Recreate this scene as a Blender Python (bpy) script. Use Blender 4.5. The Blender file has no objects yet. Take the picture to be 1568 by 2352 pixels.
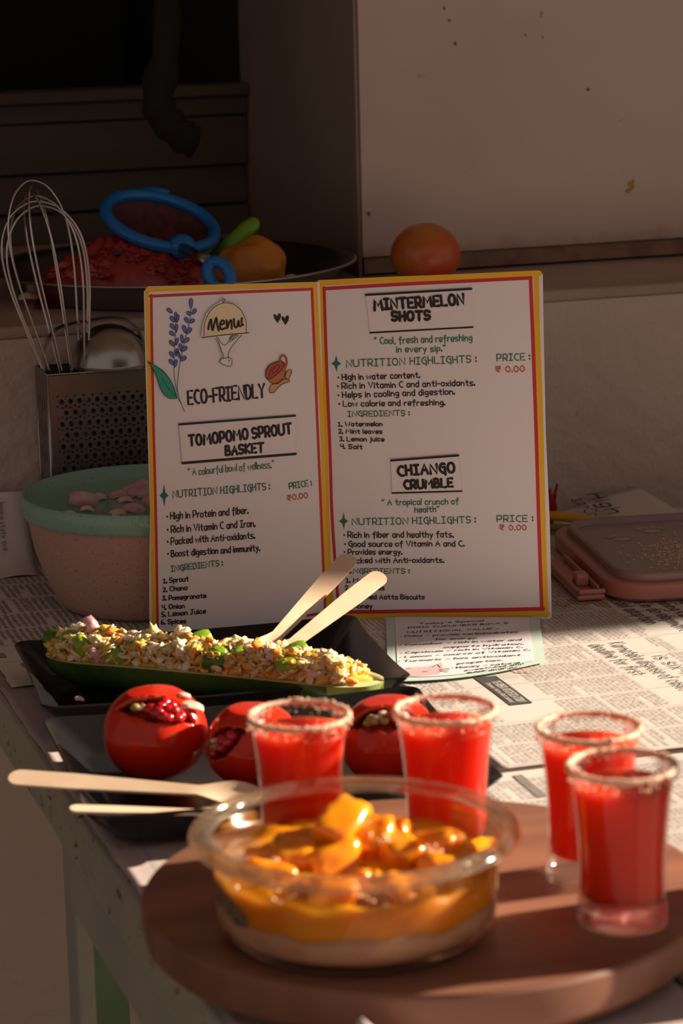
import bpy, bmesh, math, random
from mathutils import Vector, Matrix, noise
random.seed(7)
SC = bpy.context.scene
COL = SC.collection
V = Vector
# ------------------------------------------------------------ camera
PITCH, ROLL, CAM_H, FPX = math.radians(12.5), math.radians(1.4), 0.627, 6500.0
cd = bpy.data.cameras.new('camera'); cam = bpy.data.objects.new('camera', cd); COL.objects.link(cam)
fwd = V((0, math.cos(PITCH), -math.sin(PITCH))); u0 = V((0, math.sin(PITCH), math.cos(PITCH))); r0 = V((1, 0, 0))
upv = u0*math.cos(ROLL)+r0*math.sin(ROLL); rgt = r0*math.cos(ROLL)-u0*math.sin(ROLL)
cam.matrix_world = Matrix(((rgt.x, upv.x, -fwd.x, 0), (rgt.y, upv.y, -fwd.y, 0), (rgt.z, upv.z, -fwd.z, CAM_H), (0, 0, 0, 1)))
cd.sensor_fit = 'VERTICAL'; cd.sensor_height = 36.0; cd.lens = FPX/2352*36.0
cd.clip_start = 0.05; cd.clip_end = 60
cd.dof.use_dof = True; cd.dof.focus_distance = 2.42; cd.dof.aperture_fstop = 9.0
SC.camera = cam
# ------------------------------------------------------------ light
wd = bpy.data.worlds.new('sky'); SC.world = wd; wd.use_nodes = True
bg = wd.node_tree.nodes['Background']; bg.inputs[0].default_value = (0.92, 0.76, 0.72, 1); bg.inputs[1].default_value = 0.29
SUN_EL = math.radians(21)
sd = V((0.951, 0.309, 0)).normalized()*math.cos(SUN_EL)+V((0, 0, math.sin(SUN_EL)))
sl = bpy.data.lights.new('sun', 'SUN'); so = bpy.data.objects.new('sun', sl); COL.objects.link(so)
sl.energy = 12.5; sl.angle = math.radians(0.7); sl.color = (1.0, 0.84, 0.66)
so.rotation_euler = sd.to_track_quat('Z', 'Y').to_euler(); so.location = (3, 2, 2)
vs = SC.view_settings
vs.view_transform = 'Standard'; vs.look = 'None'; vs.gamma = 1.0; vs.exposure = 0.0; vs.use_curve_mapping = False

# ------------------------------------------------------------ materials
MATS = {}
def mat(name, col, rough=0.6, metal=0.0, sss=0.0, ssc=None, trans=0.0, spec=None, coat=0.0, ior=None,
        var=None, vscale=20.0, bump=0.0, bscale=80.0, bdist=0.002, detail=4.0, stretch=None, low=0.35, high=0.65, alpha=None):
    if name in MATS: return MATS[name]
    m = bpy.data.materials.new(name); m.use_nodes = True; nt = m.node_tree; b = nt.nodes['Principled BSDF']
    b.inputs['Base Color'].default_value = (*col, 1); b.inputs['Roughness'].default_value = rough; b.inputs['Metallic'].default_value = metal
    if sss: 
        b.inputs['Subsurface Weight'].default_value = sss; b.inputs['Subsurface Radius'].default_value = ssc or (0.01, 0.004, 0.002); b.inputs['Subsurface Scale'].default_value = 1.0
    if trans: b.inputs['Transmission Weight'].default_value = trans
    if spec is not None: b.inputs['Specular IOR Level'].default_value = spec
    if coat: b.inputs['Coat Weight'].default_value = coat; b.inputs['Coat Roughness'].default_value = 0.05
    if ior: b.inputs['IOR'].default_value = ior
    if alpha is not None: b.inputs['Alpha'].default_value = alpha
    if var or bump:
        tc = nt.nodes.new('ShaderNodeTexCoord'); mp = nt.nodes.new('ShaderNodeMapping'); nt.links.new(tc.outputs['Object'], mp.inputs[0])
        if stretch: mp.inputs['Scale'].default_value = stretch
    if var:
        n = nt.nodes.new('ShaderNodeTexNoise'); n.inputs['Scale'].default_value = vscale; n.inputs['Detail'].default_value = detail
        nt.links.new(mp.outputs[0], n.inputs['Vector'])
        r = nt.nodes.new('ShaderNodeValToRGB'); r.color_ramp.elements[0].position = low; r.color_ramp.elements[1].position = high
        r.color_ramp.elements[0].color = (*var, 1); r.color_ramp.elements[1].color = (*col, 1)
        nt.links.new(n.outputs[0], r.inputs[0]); nt.links.new(r.outputs[0], b.inputs['Base Color'])
    if bump:
        n2 = nt.nodes.new('ShaderNodeTexNoise'); n2.inputs['Scale'].default_value = bscale; n2.inputs['Detail'].default_value = 5
        nt.links.new(mp.outputs[0], n2.inputs['Vector'])
        bp = nt.nodes.new('ShaderNodeBump'); bp.inputs['Strength'].default_value = bump; bp.inputs['Distance'].default_value = bdist
        nt.links.new(n2.outputs[0], bp.inputs['Height']); nt.links.new(bp.outputs[0], b.inputs['Normal'])
    MATS[name] = m
    return m
def thin_glass(name, tint=(0.93, 0.94, 0.92), fr=0.5, base=0.06, rough=0.02):
    """thin clear wall: transparent film plus a Fresnel gloss"""
    m = bpy.data.materials.new(name); m.use_nodes = True; nt = m.node_tree; nt.nodes.clear()
    o = nt.nodes.new('ShaderNodeOutputMaterial'); t = nt.nodes.new('ShaderNodeBsdfTransparent'); g = nt.nodes.new('ShaderNodeBsdfGlossy')
    t.inputs[0].default_value = (*tint, 1); g.inputs['Roughness'].default_value = rough
    lw = nt.nodes.new('ShaderNodeLayerWeight'); lw.inputs[0].default_value = fr
    mr = nt.nodes.new('ShaderNodeMapRange'); mr.inputs[3].default_value = base; mr.inputs[4].default_value = 0.6
    nt.links.new(lw.outputs['Fresnel'], mr.inputs[0])
    mx = nt.nodes.new('ShaderNodeMixShader'); nt.links.new(mr.outputs[0], mx.inputs[0]); nt.links.new(t.outputs[0], mx.inputs[1]); nt.links.new(g.outputs[0], mx.inputs[2])
    nt.links.new(mx.outputs[0], o.inputs[0]); MATS[name] = m
    return m
def half_glass(name, col, k=0.5, tint=(0.95, 0.92, 0.85), rough=0.05):
    """thick clear glass seen milky: mix of see-through and refracting/diffuse body"""
    m = bpy.data.materials.new(name); m.use_nodes = True; nt = m.node_tree; b = nt.nodes['Principled BSDF']; o = nt.nodes['Material Output']
    b.inputs['Base Color'].default_value = (*col, 1); b.inputs['Roughness'].default_value = rough; b.inputs['Transmission Weight'].default_value = 0.93; b.inputs['IOR'].default_value = 1.45
    t = nt.nodes.new('ShaderNodeBsdfTransparent'); t.inputs[0].default_value = (*tint, 1)
    mx = nt.nodes.new('ShaderNodeMixShader'); mx.inputs[0].default_value = k
    nt.links.new(t.outputs[0], mx.inputs[1]); nt.links.new(b.outputs[0], mx.inputs[2]); nt.links.new(mx.outputs[0], o.inputs[0]); MATS[name] = m
    return m

# ------------------------------------------------------------ mesh helpers
def tagit(o, label=None, cat=None, group=None, kind=None):
    if label: o['label'] = label
    if cat: o['category'] = cat
    if group: o['group'] = group
    if kind: o['kind'] = kind
    return o
class MB:
    def __init__(s): s.v = []; s.f = []; s.mi = []; s.cur = 0
    def add(s, vs_, fs_):
        n = len(s.v); s.v.extend([tuple(p) for p in vs_]); s.f.extend([tuple(i+n for i in f) for f in fs_]); s.mi.extend([s.cur]*len(fs_)); return s
    def box(s, x0, x1, y0, y1, z0, z1, M=None):
        p = [V((x, y, z)) for z in (z0, z1) for y in (y0, y1) for x in (x0, x1)]
        if M is not None: p = [M @ q for q in p]
        return s.add(p, [(0, 2, 3, 1), (4, 5, 7, 6), (0, 1, 5, 4), (2, 6, 7, 3), (0, 4, 6, 2), (1, 3, 7, 5)])
    def lathe(s, prof, seg=64, M=None, close=False, fn=None):
        vs_ = []; n = len(prof)
        for i in range(seg):
            a = 2*math.pi*i/seg
            for r, z in prof:
                q = V((r*math.cos(a), r*math.sin(a), z))
                if fn: q = fn(q)
                vs_.append(M @ q if M is not None else q)
        fs_ = []
        for i in range(seg):
            j = (i+1) % seg
            for k in range(n-1 if not close else n):
                l = (k+1) % n
                fs_.append((i*n+k, j*n+k, j*n+l, i*n+l))
        return s.add(vs_, fs_)
    def tube(s, pts, r, seg=8, closed=False, cap=True, flat=None):
        pts = [V(p) for p in pts]; n = len(pts); rs = r if isinstance(r, (list, tuple)) else [r]*n
        vs_ = []; prev = None
        for i, p in enumerate(pts):
            if closed: t = (pts[(i+1) % n]-pts[i-1])
            else: t = pts[min(i+1, n-1)]-pts[max(i-1, 0)]
            t.normalize()
            if prev is None: nn = t.orthogonal().normalized()
            else:
                nn = prev-t*prev.dot(t)
                if nn.length < 1e-6: nn = t.orthogonal()
                nn.normalize()
            prev = nn; b = t.cross(nn)
            for k in range(seg):
                a = 2*math.pi*k/seg
                vs_.append(p+(nn*math.cos(a)+b*math.sin(a)*(flat or 1))*rs[i])
        fs_ = []
        for i in range(n if closed else n-1):
            j = (i+1) % n
            for k in range(seg):
                l = (k+1) % seg; fs_.append((i*seg+k, i*seg+l, j*seg+l, j*seg+k))
        if cap and not closed:
            fs_.append(tuple(range(seg))[::-1]); fs_.append(tuple((n-1)*seg+k for k in range(seg)))
        return s.add(vs_, fs_)
    def blob(s, c, rx, ry=None, rz=None, M=None, sub=1, jit=0.0, nz=None, seed=0, box=0):
        vv, ff = ico(sub); ry = ry or rx; rz = rz or rx; out = []
        for q in vv:
            d = 1.0
            if box: d = (abs(q.x)**box+abs(q.y)**box+abs(q.z)**box)**(-1/box)
            if nz: d += nz[0]*noise.noise(q*nz[1]+V((seed*3.1, seed*1.7, seed)))
            if jit: d += random.uniform(-jit, jit)
            w = V((q.x*rx*d, q.y*ry*d, q.z*rz*d))
            if M is not None: w = M @ w
            out.append(w+V(c))
        return s.add(out, ff)
    def build(s, name, m=None, parent=None, smooth=True, loc=None, rot=None, kind=None, label=None, mats=None, auto=None):
        me = bpy.data.meshes.new(name); me.from_pydata(s.v, [], s.f); me.update()
        for x in (mats or [m]):
            if x: me.materials.append(x)
        if mats: me.polygons.foreach_set('material_index', s.mi)
        if smooth:
            me.polygons.foreach_set('use_smooth', [True]*len(me.polygons))
            if auto is not None: me.set_sharp_from_angle(angle=math.radians(auto))
        o = bpy.data.objects.new(name, me); COL.objects.link(o)
        if parent: o.parent = parent
        if loc is not None: o.location = loc
        if rot is not None: o.rotation_euler = rot
        if kind: o['kind'] = kind
        if label: o['label'] = label
        return o
_ico = {}
def ico(sub):
    if sub not in _ico:
        bm = bmesh.new(); bmesh.ops.create_icosphere(bm, subdivisions=sub, radius=1.0)
        bm.verts.ensure_lookup_table(); _ico[sub] = ([v.co.copy() for v in bm.verts], [tuple(v.index for v in f.verts) for f in bm.faces]); bm.free()
    return _ico[sub]
def empty(name, loc=(0, 0, 0), rz=0.0, label=None, cat=None, group=None, kind=None):
    o = bpy.data.objects.new(name, None); COL.objects.link(o); o.empty_display_size = 0.02
    o.location = loc; o.rotation_euler = (0, 0, rz)
    return tagit(o, label, cat, group, kind)
def mod(o, kind, **k):
    m = o.modifiers.new(kind.lower(), kind)
    for a, b in k.items(): setattr(m, a, b)
    return o
def bevel(o, w=0.001, seg=2, ang=30): return mod(o, 'BEVEL', width=w, segments=seg, limit_method='ANGLE', angle_limit=math.radians(ang))
def RZ(a): return Matrix.Rotation(a, 4, 'Z')
def TR(x, y, z, rx=0, ry=0, rz=0):
    return Matrix.Translation((x, y, z)) @ Matrix.Rotation(rz, 4, 'Z') @ Matrix.Rotation(ry, 4, 'Y') @ Matrix.Rotation(rx, 4, 'X')
def catmull(p, n=4, closed=False):
    p = [V(q) for q in p]; out = []; N = len(p)
    for i in range(N if closed else N-1):
        a = p[(i-1) % N] if closed else p[max(i-1, 0)]; b = p[i]; c = p[(i+1) % N]; d = p[(i+2) % N] if closed else p[min(i+2, N-1)]
        for k in range(n):
            t = k/n; out.append(0.5*((2*b)+(c-a)*t+(2*a-5*b+4*c-d)*t*t+(3*b-a-3*c+d)*t**3))
    if not closed: out.append(p[-1])
    return out
def polyfill(mb, pts, z):
    """fan of a flat outline through bmesh triangulation"""
    bm = bmesh.new(); vs_ = [bm.verts.new((p[0], p[1], 0)) for p in pts]
    f = bm.faces.new(vs_); bmesh.ops.triangulate(bm, faces=[f], ngon_method='EAR_CLIP'); bm.verts.index_update()
    mb.add([(v.co.x, v.co.y, z) for v in bm.verts], [tuple(v.index for v in f.verts) for f in bm.faces]); bm.free()

# ------------------------------------------------------------ stroke lettering
GL = {
'A': "04 3e 64|18 58", 'B': "04 0e|~0e 3e 4c 39 09|~09 49 56 44 04", 'C': "~5d 3e 1c 09 16 34 54", 'D': "04 0e|~0e 3e 5b 57 34 04",
'E': "5e 0e 04 54|09 49", 'F': "5e 0e 04|09 49", 'G': "~5d 3e 1c 09 16 34 55|3a 5a 55 52", 'H': "04 0e|54 5e|09 59", 'I': "0e 4e|2e 24|04 44",
'J': "1e 5e|~3e 36 24 05", 'K': "04 0e|5e 09 54", 'L': "0e 04 54", 'M': "04 1e 48 7e 84", 'N': "04 0e 64 6e", 'O': "~3e 1d 09 15 34 55 69 5d 3e",
'P': "04 0e|~0e 4e 5b 48 08", 'Q': "~3e 1d 09 15 34 55 69 5d 3e|36 63", 'R': "04 0e|~0e 4e 5b 48 08|28 54", 'S': "~5d 3e 1e 0c 19 49 57 45 24 05",
'T': "0e 6e|3e 34", 'U': "~0e 06 24 44 66 6e", 'V': "0e 34 6e", 'W': "0e 24 4b 64 8e", 'X': "0e 54|5e 04", 'Y': "0e 39 6e|39 34", 'Z': "0e 5e 04 54",
'a': "~4a 1a 07 14 34 47|4a 44", 'b': "0e 04|~08 2a 4a 47 34 05", 'c': "~49 3a 1a 07 14 34 45", 'd': "~4a 1a 07 14 34 47|4e 44", 'e': "~07 47 4a 1a 07 14 34 45",
'f': "~4d 3e 2c 24 22|0a 4a", 'g': "~4a 1a 07 15 35 48|~4a 43 31 01", 'h': "0e 04|~08 2a 4a 47 44", 'i': "0a 04|0c 0d", 'j': "~2a 23 11 01|2c 2d", 'k': "0e 04|4a 07 44",
'l': "0e 04", 'm': "0a 04|~08 2a 38 34|~38 5a 68 64", 'n': "0a 04|~08 2a 48 44", 'o': "~2a 09 05 24 45 49 2a", 'p': "0a 00|~09 3a 48 35 05", 'q': "~4a 1a 07 15 35 48|4a 40",
'r': "0a 04|~08 2a 3a", 's': "~4a 1a 08 27 46 34 04", 't': "2d 25 34 44|0a 4a", 'u': "~0a 05 24 45|4a 44", 'v': "0a 24 4a", 'w': "0a 14 39 54 6a", 'x': "0a 44|4a 04",
'y': "0a 25|4a 10", 'z': "0a 4a 04 44", '0': "~2e 0b 07 24 47 4b 2e", '1': "0c 2e 24|04 44", '2': "~0c 2e 4c 38 04|04 44", '3': "~0d 3e 4c 29|~29 46 24 05", '4': "0e 09 49|4e 44",
'5': "4e 0e 09|~09 39 46 24 04", '6': "~3e 0a 05 24 46 28 07", '7': "0e 4e 14", '8': "~2e 0c 29 46 24 06 29 4c 2e", '9': "~4c 2e 0c 29 4b 34", '.': "04 05", ',': "14 02", ':': "05 06|0a 0b", ';': "04 02|0a 0b",
'-': "08 38", '–': "08 58", '•': "08 09", '“': "1e 0c|3e 2c", '”': "0c 1e|2c 3e", '’': "0c 1e", '‘': "1e 0c", '₹': "0e 5e|0b 5b|~1e 4d 38 08|08 44", '?': "~0c 2e 4c 29 27|24 25", '!': "0e 07|04 05", '&': "54 0c 2e 3c 06 24 57"}
GP = {}
for _c, _s in GL.items():
    st = []; w = 0
    for part in _s.split('|'):
        sm = part[0] == '~'; part = part.lstrip('~')
        pts = [(int(q[0], 36), int(q[1], 36)-4) for q in part.split()]; w = max([w]+[p[0] for p in pts]); st.append((sm, pts))
    GP[_c] = (w, st)
_LT = [0]
def ribbon(mb, pts, w, mp, caps=True):
    n = len(pts)
    if n < 2: return
    nr = []
    for i in range(n):
        a = pts[max(i-1, 0)]; b = pts[min(i+1, n-1)]; dx = b[0]-a[0]; dy = b[1]-a[1]; l = math.hypot(dx, dy) or 1e-9; nr.append((-dy/l, dx/l))
    h = w/2; _LT[0] = (_LT[0]+1) % 40; lift = _LT[0]*2e-6
    vs_ = []
    for (x, y), (nx, ny) in zip(pts, nr): vs_.append(mp(x+nx*h, y+ny*h, lift)); vs_.append(mp(x-nx*h, y-ny*h, lift))
    fs_ = [(2*i, 2*i+1, 2*i+3, 2*i+2) for i in range(n-1)]
    mb.add(vs_, fs_)
    if caps:
        for (x, y) in (pts[0], pts[-1]):
            mb.add([mp(x+h*math.cos(k*math.pi/4), y+h*math.sin(k*math.pi/4), lift+1e-6) for k in range(8)], [tuple(range(8))])
def line_text(mb, text, x0, y0, x1, y1, cap, w, mp, smooth=3, wob=0.0, gap=2.4, caps=True, slant=0.0, fit=True):
    adv = []; x = 0
    for ch in text:
        if ch == ' ': adv.append(None); x += 3.4; continue
        g = GP.get(ch) or GP['o']; adv.append((x, g, ch)); x += g[0]+gap
    tot = max(x-gap, 1); L = math.hypot(x1-x0, y1-y0); sx = (L/tot) if fit else cap/10; sy = cap/10; ca = (x1-x0)/L; sa = (y1-y0)/L
    for a in adv:
        if a is None: continue
        ox, g, ch = a; jy = random.uniform(-1, 1)*wob; jr = random.uniform(-1, 1)*wob*0.05; ww = w*(1.45 if ch in '•.' or (ch == ':') else 1)
        for sm, pts in g[1]:
            q = [((px+ox+jr*py+slant*py)*sx, (py+jy)*sy) for px, py in pts]
            if sm and smooth > 1: q = [(p.x, p.y) for p in catmull([(p[0], p[1], 0) for p in q], smooth)]
            q = [(x0+p[0]*ca-p[1]*sa, y0+p[0]*sa+p[1]*ca) for p in q]
            ribbon(mb, q, ww, mp, caps)
# ============================================================ the place: table frame is turned 16.5 degrees (u along the wall, v towards it)
TA = math.radians(16.5); MT = RZ(TA); CT, ST = math.cos(TA), math.sin(TA)
def tw(u, v, z=0.0): return V((u*CT-v*ST, u*ST+v*CT, z))
def tuv(x, y): return (x*CT+y*ST, -x*ST+y*CT)
WV, BV, LZ, BU = 2.621, 2.797, 0.2275, 0.859      # lower wall, block face, ledge height, block corner

def wall_mat(name, col, dark, bump, bdist, bscale, spots=True, dirt=None):
    m = mat(name, col, rough=0.75, var=dark, vscale=5.0, bump=bump, bscale=bscale, bdist=bdist, low=0.2, high=0.75, detail=8)
    nt = m.node_tree; b = nt.nodes['Principled BSDF']; src = b.inputs['Base Color'].links[0].from_socket
    tc = nt.nodes.new('ShaderNodeTexCoord')
    if spots:
        n = nt.nodes.new('ShaderNodeTexNoise'); n.inputs['Scale'].default_value = 38; n.inputs['Detail'].default_value = 2; nt.links.new(tc.outputs['Object'], n.inputs[0])
        r = nt.nodes.new('ShaderNodeValToRGB'); r.color_ramp.elements[0].position = 0.735; r.color_ramp.elements[1].position = 0.80
        nt.links.new(n.outputs[0], r.inputs[0]); mx = nt.nodes.new('ShaderNodeMix'); mx.data_type = 'RGBA'
        mx.inputs['B'].default_value = (col[0]*0.35, col[1]*0.28, col[2]*0.22, 1); nt.links.new(r.outputs[0], mx.inputs['Factor']); nt.links.new(src, mx.inputs['A']); src = mx.outputs['Result']
    if dirt:
        z0, z1, dc = dirt
        sp = nt.nodes.new('ShaderNodeSeparateXYZ'); nt.links.new(tc.outputs['Object'], sp.inputs[0])
        n = nt.nodes.new('ShaderNodeTexNoise'); n.inputs['Scale'].default_value = 45; n.inputs['Detail'].default_value = 6; nt.links.new(tc.outputs['Object'], n.inputs[0])
        ma = nt.nodes.new('ShaderNodeMath'); ma.operation = 'MULTIPLY_ADD'; ma.inputs[1].default_value = -0.03; nt.links.new(n.outputs[0], ma.inputs[0]); nt.links.new(sp.outputs['Z'], ma.inputs[2])
        mr = nt.nodes.new('ShaderNodeMapRange'); mr.inputs[1].default_value = z0-0.015; mr.inputs[2].default_value = z1-0.015; mr.inputs[3].default_value = 0.9; mr.inputs[4].default_value = 0
        nt.links.new(ma.outputs[0], mr.inputs[0]); mx = nt.nodes.new('ShaderNodeMix'); mx.data_type = 'RGBA'; mx.inputs['B'].default_value = (*dc, 1)
        nt.links.new(mr.outputs[0], mx.inputs['Factor']); nt.links.new(src, mx.inputs['A']); src = mx.outputs['Result']
    nt.links.new(src, b.inputs['Base Color']); return m
M_low = wall_mat('rough_plaster', (0.62, 0.50, 0.42), (0.50, 0.40, 0.33), 0.9, 0.006, 55)
M_blk = wall_mat('painted_panel', (0.64, 0.49, 0.42), (0.54, 0.41, 0.35), 0.15, 0.002, 30, dirt=(0.235, 0.262, (0.30, 0.16, 0.09)))
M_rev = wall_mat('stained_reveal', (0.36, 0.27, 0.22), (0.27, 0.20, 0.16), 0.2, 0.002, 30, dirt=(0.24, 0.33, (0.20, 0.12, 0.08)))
M_ledge = wall_mat('ledge_stone', (0.50, 0.37, 0.29), (0.30, 0.21, 0.16), 0.3, 0.002, 60)
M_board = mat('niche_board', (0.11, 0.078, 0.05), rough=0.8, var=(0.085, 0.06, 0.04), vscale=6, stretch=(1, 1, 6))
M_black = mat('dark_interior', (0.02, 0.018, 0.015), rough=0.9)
M_floor = mat('floor_cement', (0.18, 0.15, 0.125), rough=0.85, var=(0.14, 0.11, 0.09), vscale=3)
M_ceil = mat('porch_ceiling', (0.45, 0.38, 0.32), rough=0.9)

def struct(name, mb, m, M=MT, smooth=False):
    mb.v = [tuple(M @ V(p)) for p in mb.v]; o = mb.build(name, m, smooth=smooth, kind='structure'); return o
struct('floor', MB().box(-4, 7, -2.0, 4.6, -0.80, -0.75), M_floor)
struct('wall_back', MB().box(-3, 5.35, WV, WV+0.12, -0.75, LZ-0.012), M_low)
lg = MB().box(-3, 5.35, WV-0.002, 3.29, LZ-0.012, LZ); o = struct('trim_1', lg, M_ledge); bevel(o, 0.004, 3)
struct('wall_right', MB().box(BU, 5.35, BV, 3.262, LZ+0.021, 2.0), M_blk)
tr = MB().box(BU+0.002, 5.35, BV+0.004, BV+0.05, LZ+0.003, LZ+0.0195); struct('trim_2', tr, mat('rust_strip', (0.30, 0.17, 0.11), 0.7, var=(0.20, 0.10, 0.06), vscale=40))
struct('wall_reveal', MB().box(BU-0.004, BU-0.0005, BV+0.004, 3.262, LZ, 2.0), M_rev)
struct('wall_left', MB().box(-3, -0.55, BV, 3.40, LZ, 2.0), M_blk)
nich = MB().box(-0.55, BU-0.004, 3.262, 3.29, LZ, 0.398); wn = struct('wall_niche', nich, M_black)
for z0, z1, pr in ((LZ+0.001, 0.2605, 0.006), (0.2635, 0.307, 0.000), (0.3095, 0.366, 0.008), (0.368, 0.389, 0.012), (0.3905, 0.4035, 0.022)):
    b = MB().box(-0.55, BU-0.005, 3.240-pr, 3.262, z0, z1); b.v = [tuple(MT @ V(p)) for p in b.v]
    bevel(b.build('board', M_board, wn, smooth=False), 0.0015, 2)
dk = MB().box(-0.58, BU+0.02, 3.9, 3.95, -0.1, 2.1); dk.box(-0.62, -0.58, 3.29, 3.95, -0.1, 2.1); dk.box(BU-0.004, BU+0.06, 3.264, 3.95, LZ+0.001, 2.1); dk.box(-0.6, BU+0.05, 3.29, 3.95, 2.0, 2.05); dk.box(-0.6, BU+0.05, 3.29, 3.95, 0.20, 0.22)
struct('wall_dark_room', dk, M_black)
struct('wall_shade_pier', MB().box(4.0, 4.22, 2.245, 2.81, -0.75, 2.0), M_blk)      # pier added out of frame to the right to shade the table back
struct('wall_lintel', MB().box(-0.55, BU, BV, 3.40, 1.05, 2.0), M_blk)
struct('ceiling', MB().box(-3, 4.3, 0.7, 3.40, 2.0, 2.08), M_ceil)
# stains and chips on the wall face: small dried splashes with a shape of their own
def splash(name, u, z, r, m, seed, v=BV):
    mb = MB(); pts = []
    for i in range(18):
        a = i/18*2*math.pi; q = r*(0.65+0.6*noise.noise(V((math.cos(a)*1.5+seed, math.sin(a)*1.5, seed))))
        pts.append((q*math.cos(a), q*math.sin(a)*1.2))
    vs_ = [tw(u+p[0], v-0.0008, z+p[1]) for p in pts]+[tw(u, v-0.0012, z)]
    mb.add(vs_, [(i, (i+1) % 18, 18) for i in range(18)]); return mb.build(name, m)
wr = [o for o in COL.objects if o.name == 'wall_right'][0]
M_st = mat('ochre_splash', (0.42, 0.23, 0.05), 0.6); M_ch = mat('brown_chip', (0.20, 0.12, 0.09), 0.8)
u0_, v0_ = tuv(0.3166, 3.0106)
for (x, y, z, r, mm) in ((0.3166, 3.0106, 0.3078, 0.0065, M_st), (0.3125, 3.01, 0.302, 0.0035, M_st), (0.0359, 2.9274, 0.2939, 0.003, M_ch), (0.1182, 2.9518, 0.4998, 0.0022, M_ch), (0.1225, 2.955, 0.488, 0.002, M_ch), (0.129, 2.955, 0.464, 0.003, M_ch), (0.2696, 2.9966, 0.4109, 0.0022, M_ch), (0.205, 2.97, 0.47, 0.0018, M_ch), (0.225, 2.97, 0.467, 0.0018, M_ch)):
    uu, vv = tuv(x, y); s_ = splash('splash' if mm is M_st else 'chip', uu, z, r, mm, z*50); s_.parent = wr

# ------------------------------------------------------------ table
M_tab = mat('old_table_paint', (0.40, 0.38, 0.30), rough=0.6, var=(0.32, 0.30, 0.24), vscale=7, bump=0.25, bscale=40)
nt = M_tab.node_tree; bb = nt.nodes['Principled BSDF']; src = bb.inputs['Base Color'].links[0].from_socket
tc = nt.nodes.new('ShaderNodeTexCoord'); mp_ = nt.nodes.new('ShaderNodeMapping'); mp_.inputs['Scale'].default_value = (1, 0.45, 1); nt.links.new(tc.outputs['Object'], mp_.inputs[0])
n = nt.nodes.new('ShaderNodeTexNoise'); n.inputs['Scale'].default_value = 75; n.inputs['Detail'].default_value = 7; n.inputs['Distortion'].default_value = 1.6; nt.links.new(mp_.outputs[0], n.inputs[0])
r = nt.nodes.new('ShaderNodeValToRGB'); r.color_ramp.elements[0].position = 0.615; r.color_ramp.elements[1].position = 0.65; nt.links.new(n.outputs[0], r.inputs[0])
mx = nt.nodes.new('ShaderNodeMix'); mx.data_type = 'RGBA'; mx.inputs['B'].default_value = (0.07, 0.045, 0.04, 1); nt.links.new(r.outputs[0], mx.inputs['Factor']); nt.links.new(src, mx.inputs['A']); nt.links.new(mx.outputs['Result'], bb.inputs['Base Color'])
M_tab2 = mat('table_frame_paint', (0.36, 0.34, 0.29), rough=0.6, var=(0.30, 0.29, 0.24), vscale=9)
M_green = mat('green_leg_paint', (0.13, 0.21, 0.11), rough=0.6, var=(0.10, 0.16, 0.09), vscale=9)
tb = empty('table', tw(0.9, 1.8, -0.75), TA, 'long old wooden table with flaking grey green paint under newspapers', 'table')
def tpart(name, u0, u1, v0, v1, z0, z1, m, bv=0.003, lab=None):
    o = MB().box(u0-0.9, u1-0.9, v0-1.8, v1-1.8, z0+0.75, z1+0.75).build(name, m, tb, smooth=False, label=lab); bevel(o, bv, 2); return o
tpart('tabletop', 0.352, 1.75, 1.05, 2.585, -0.045, 0.0, M_tab, 0.004)
tpart('apron', 0.354, 0.379, 1.15, 1.905, -0.088, -0.0455, M_tab2)
tpart('apron', 0.46, 1.65, 1.10, 1.125, -0.10, -0.0455, M_tab2)
tpart('leg', 0.357, 0.370, 1.9055, 1.946, -0.75, -0.0455, M_tab2)
tpart('leg', 1.65, 1.69, 1.9055, 1.946, -0.75, -0.0455, M_tab2)
tpart('leg', 0.430, 0.472, 2.28, 2.325, -0.75, -0.0455, M_green, lab='dark green leg')
tpart('leg', 0.42, 0.46, 1.10, 1.14, -0.75, -0.0455, M_tab2); tpart('leg', 1.65, 1.69, 1.13, 1.17, -0.75, -0.0455, M_tab2)

# ------------------------------------------------------------ newspapers
M_news = mat('newsprint', (0.72, 0.655, 0.60), rough=0.85, var=(0.62, 0.555, 0.50), vscale=4, bump=0.15, bscale=200, bdist=0.0005)
M_news2 = mat('newsprint_pink', (0.60, 0.50, 0.48), rough=0.85, var=(0.50, 0.40, 0.39), vscale=5)
M_ink = mat('news_ink', (0.27, 0.235, 0.22), 0.8); M_inkb = mat('news_ink_bold', (0.055, 0.05, 0.05), 0.8)
M_turm = mat('turmeric_stain', (0.62, 0.43, 0.16), 0.8); M_pinkst = mat('juice_stain', (0.70, 0.45, 0.38), 0.8)
WORDS = ("before the process with the cases state directly campus even with were print taking mission year urged six month deadline for the dispose of cases "
         "Karnataka in the High Court the disposal were served to the total of state demand enquiry tender notification Chennai metro rail limited company "
         "development model adoption growth its transport examining limping kind of view saying setting a suit the supply of current chambers data people").split()
def zfun(base, amp, sc, seed):
    return lambda x, y: base+amp*(0.5+0.5*noise.noise(V((x*sc, y*sc*1.3, seed))))+amp*0.4*(0.5+0.5*noise.noise(V((x*sc*3, y*sc*3, seed+5))))
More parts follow.
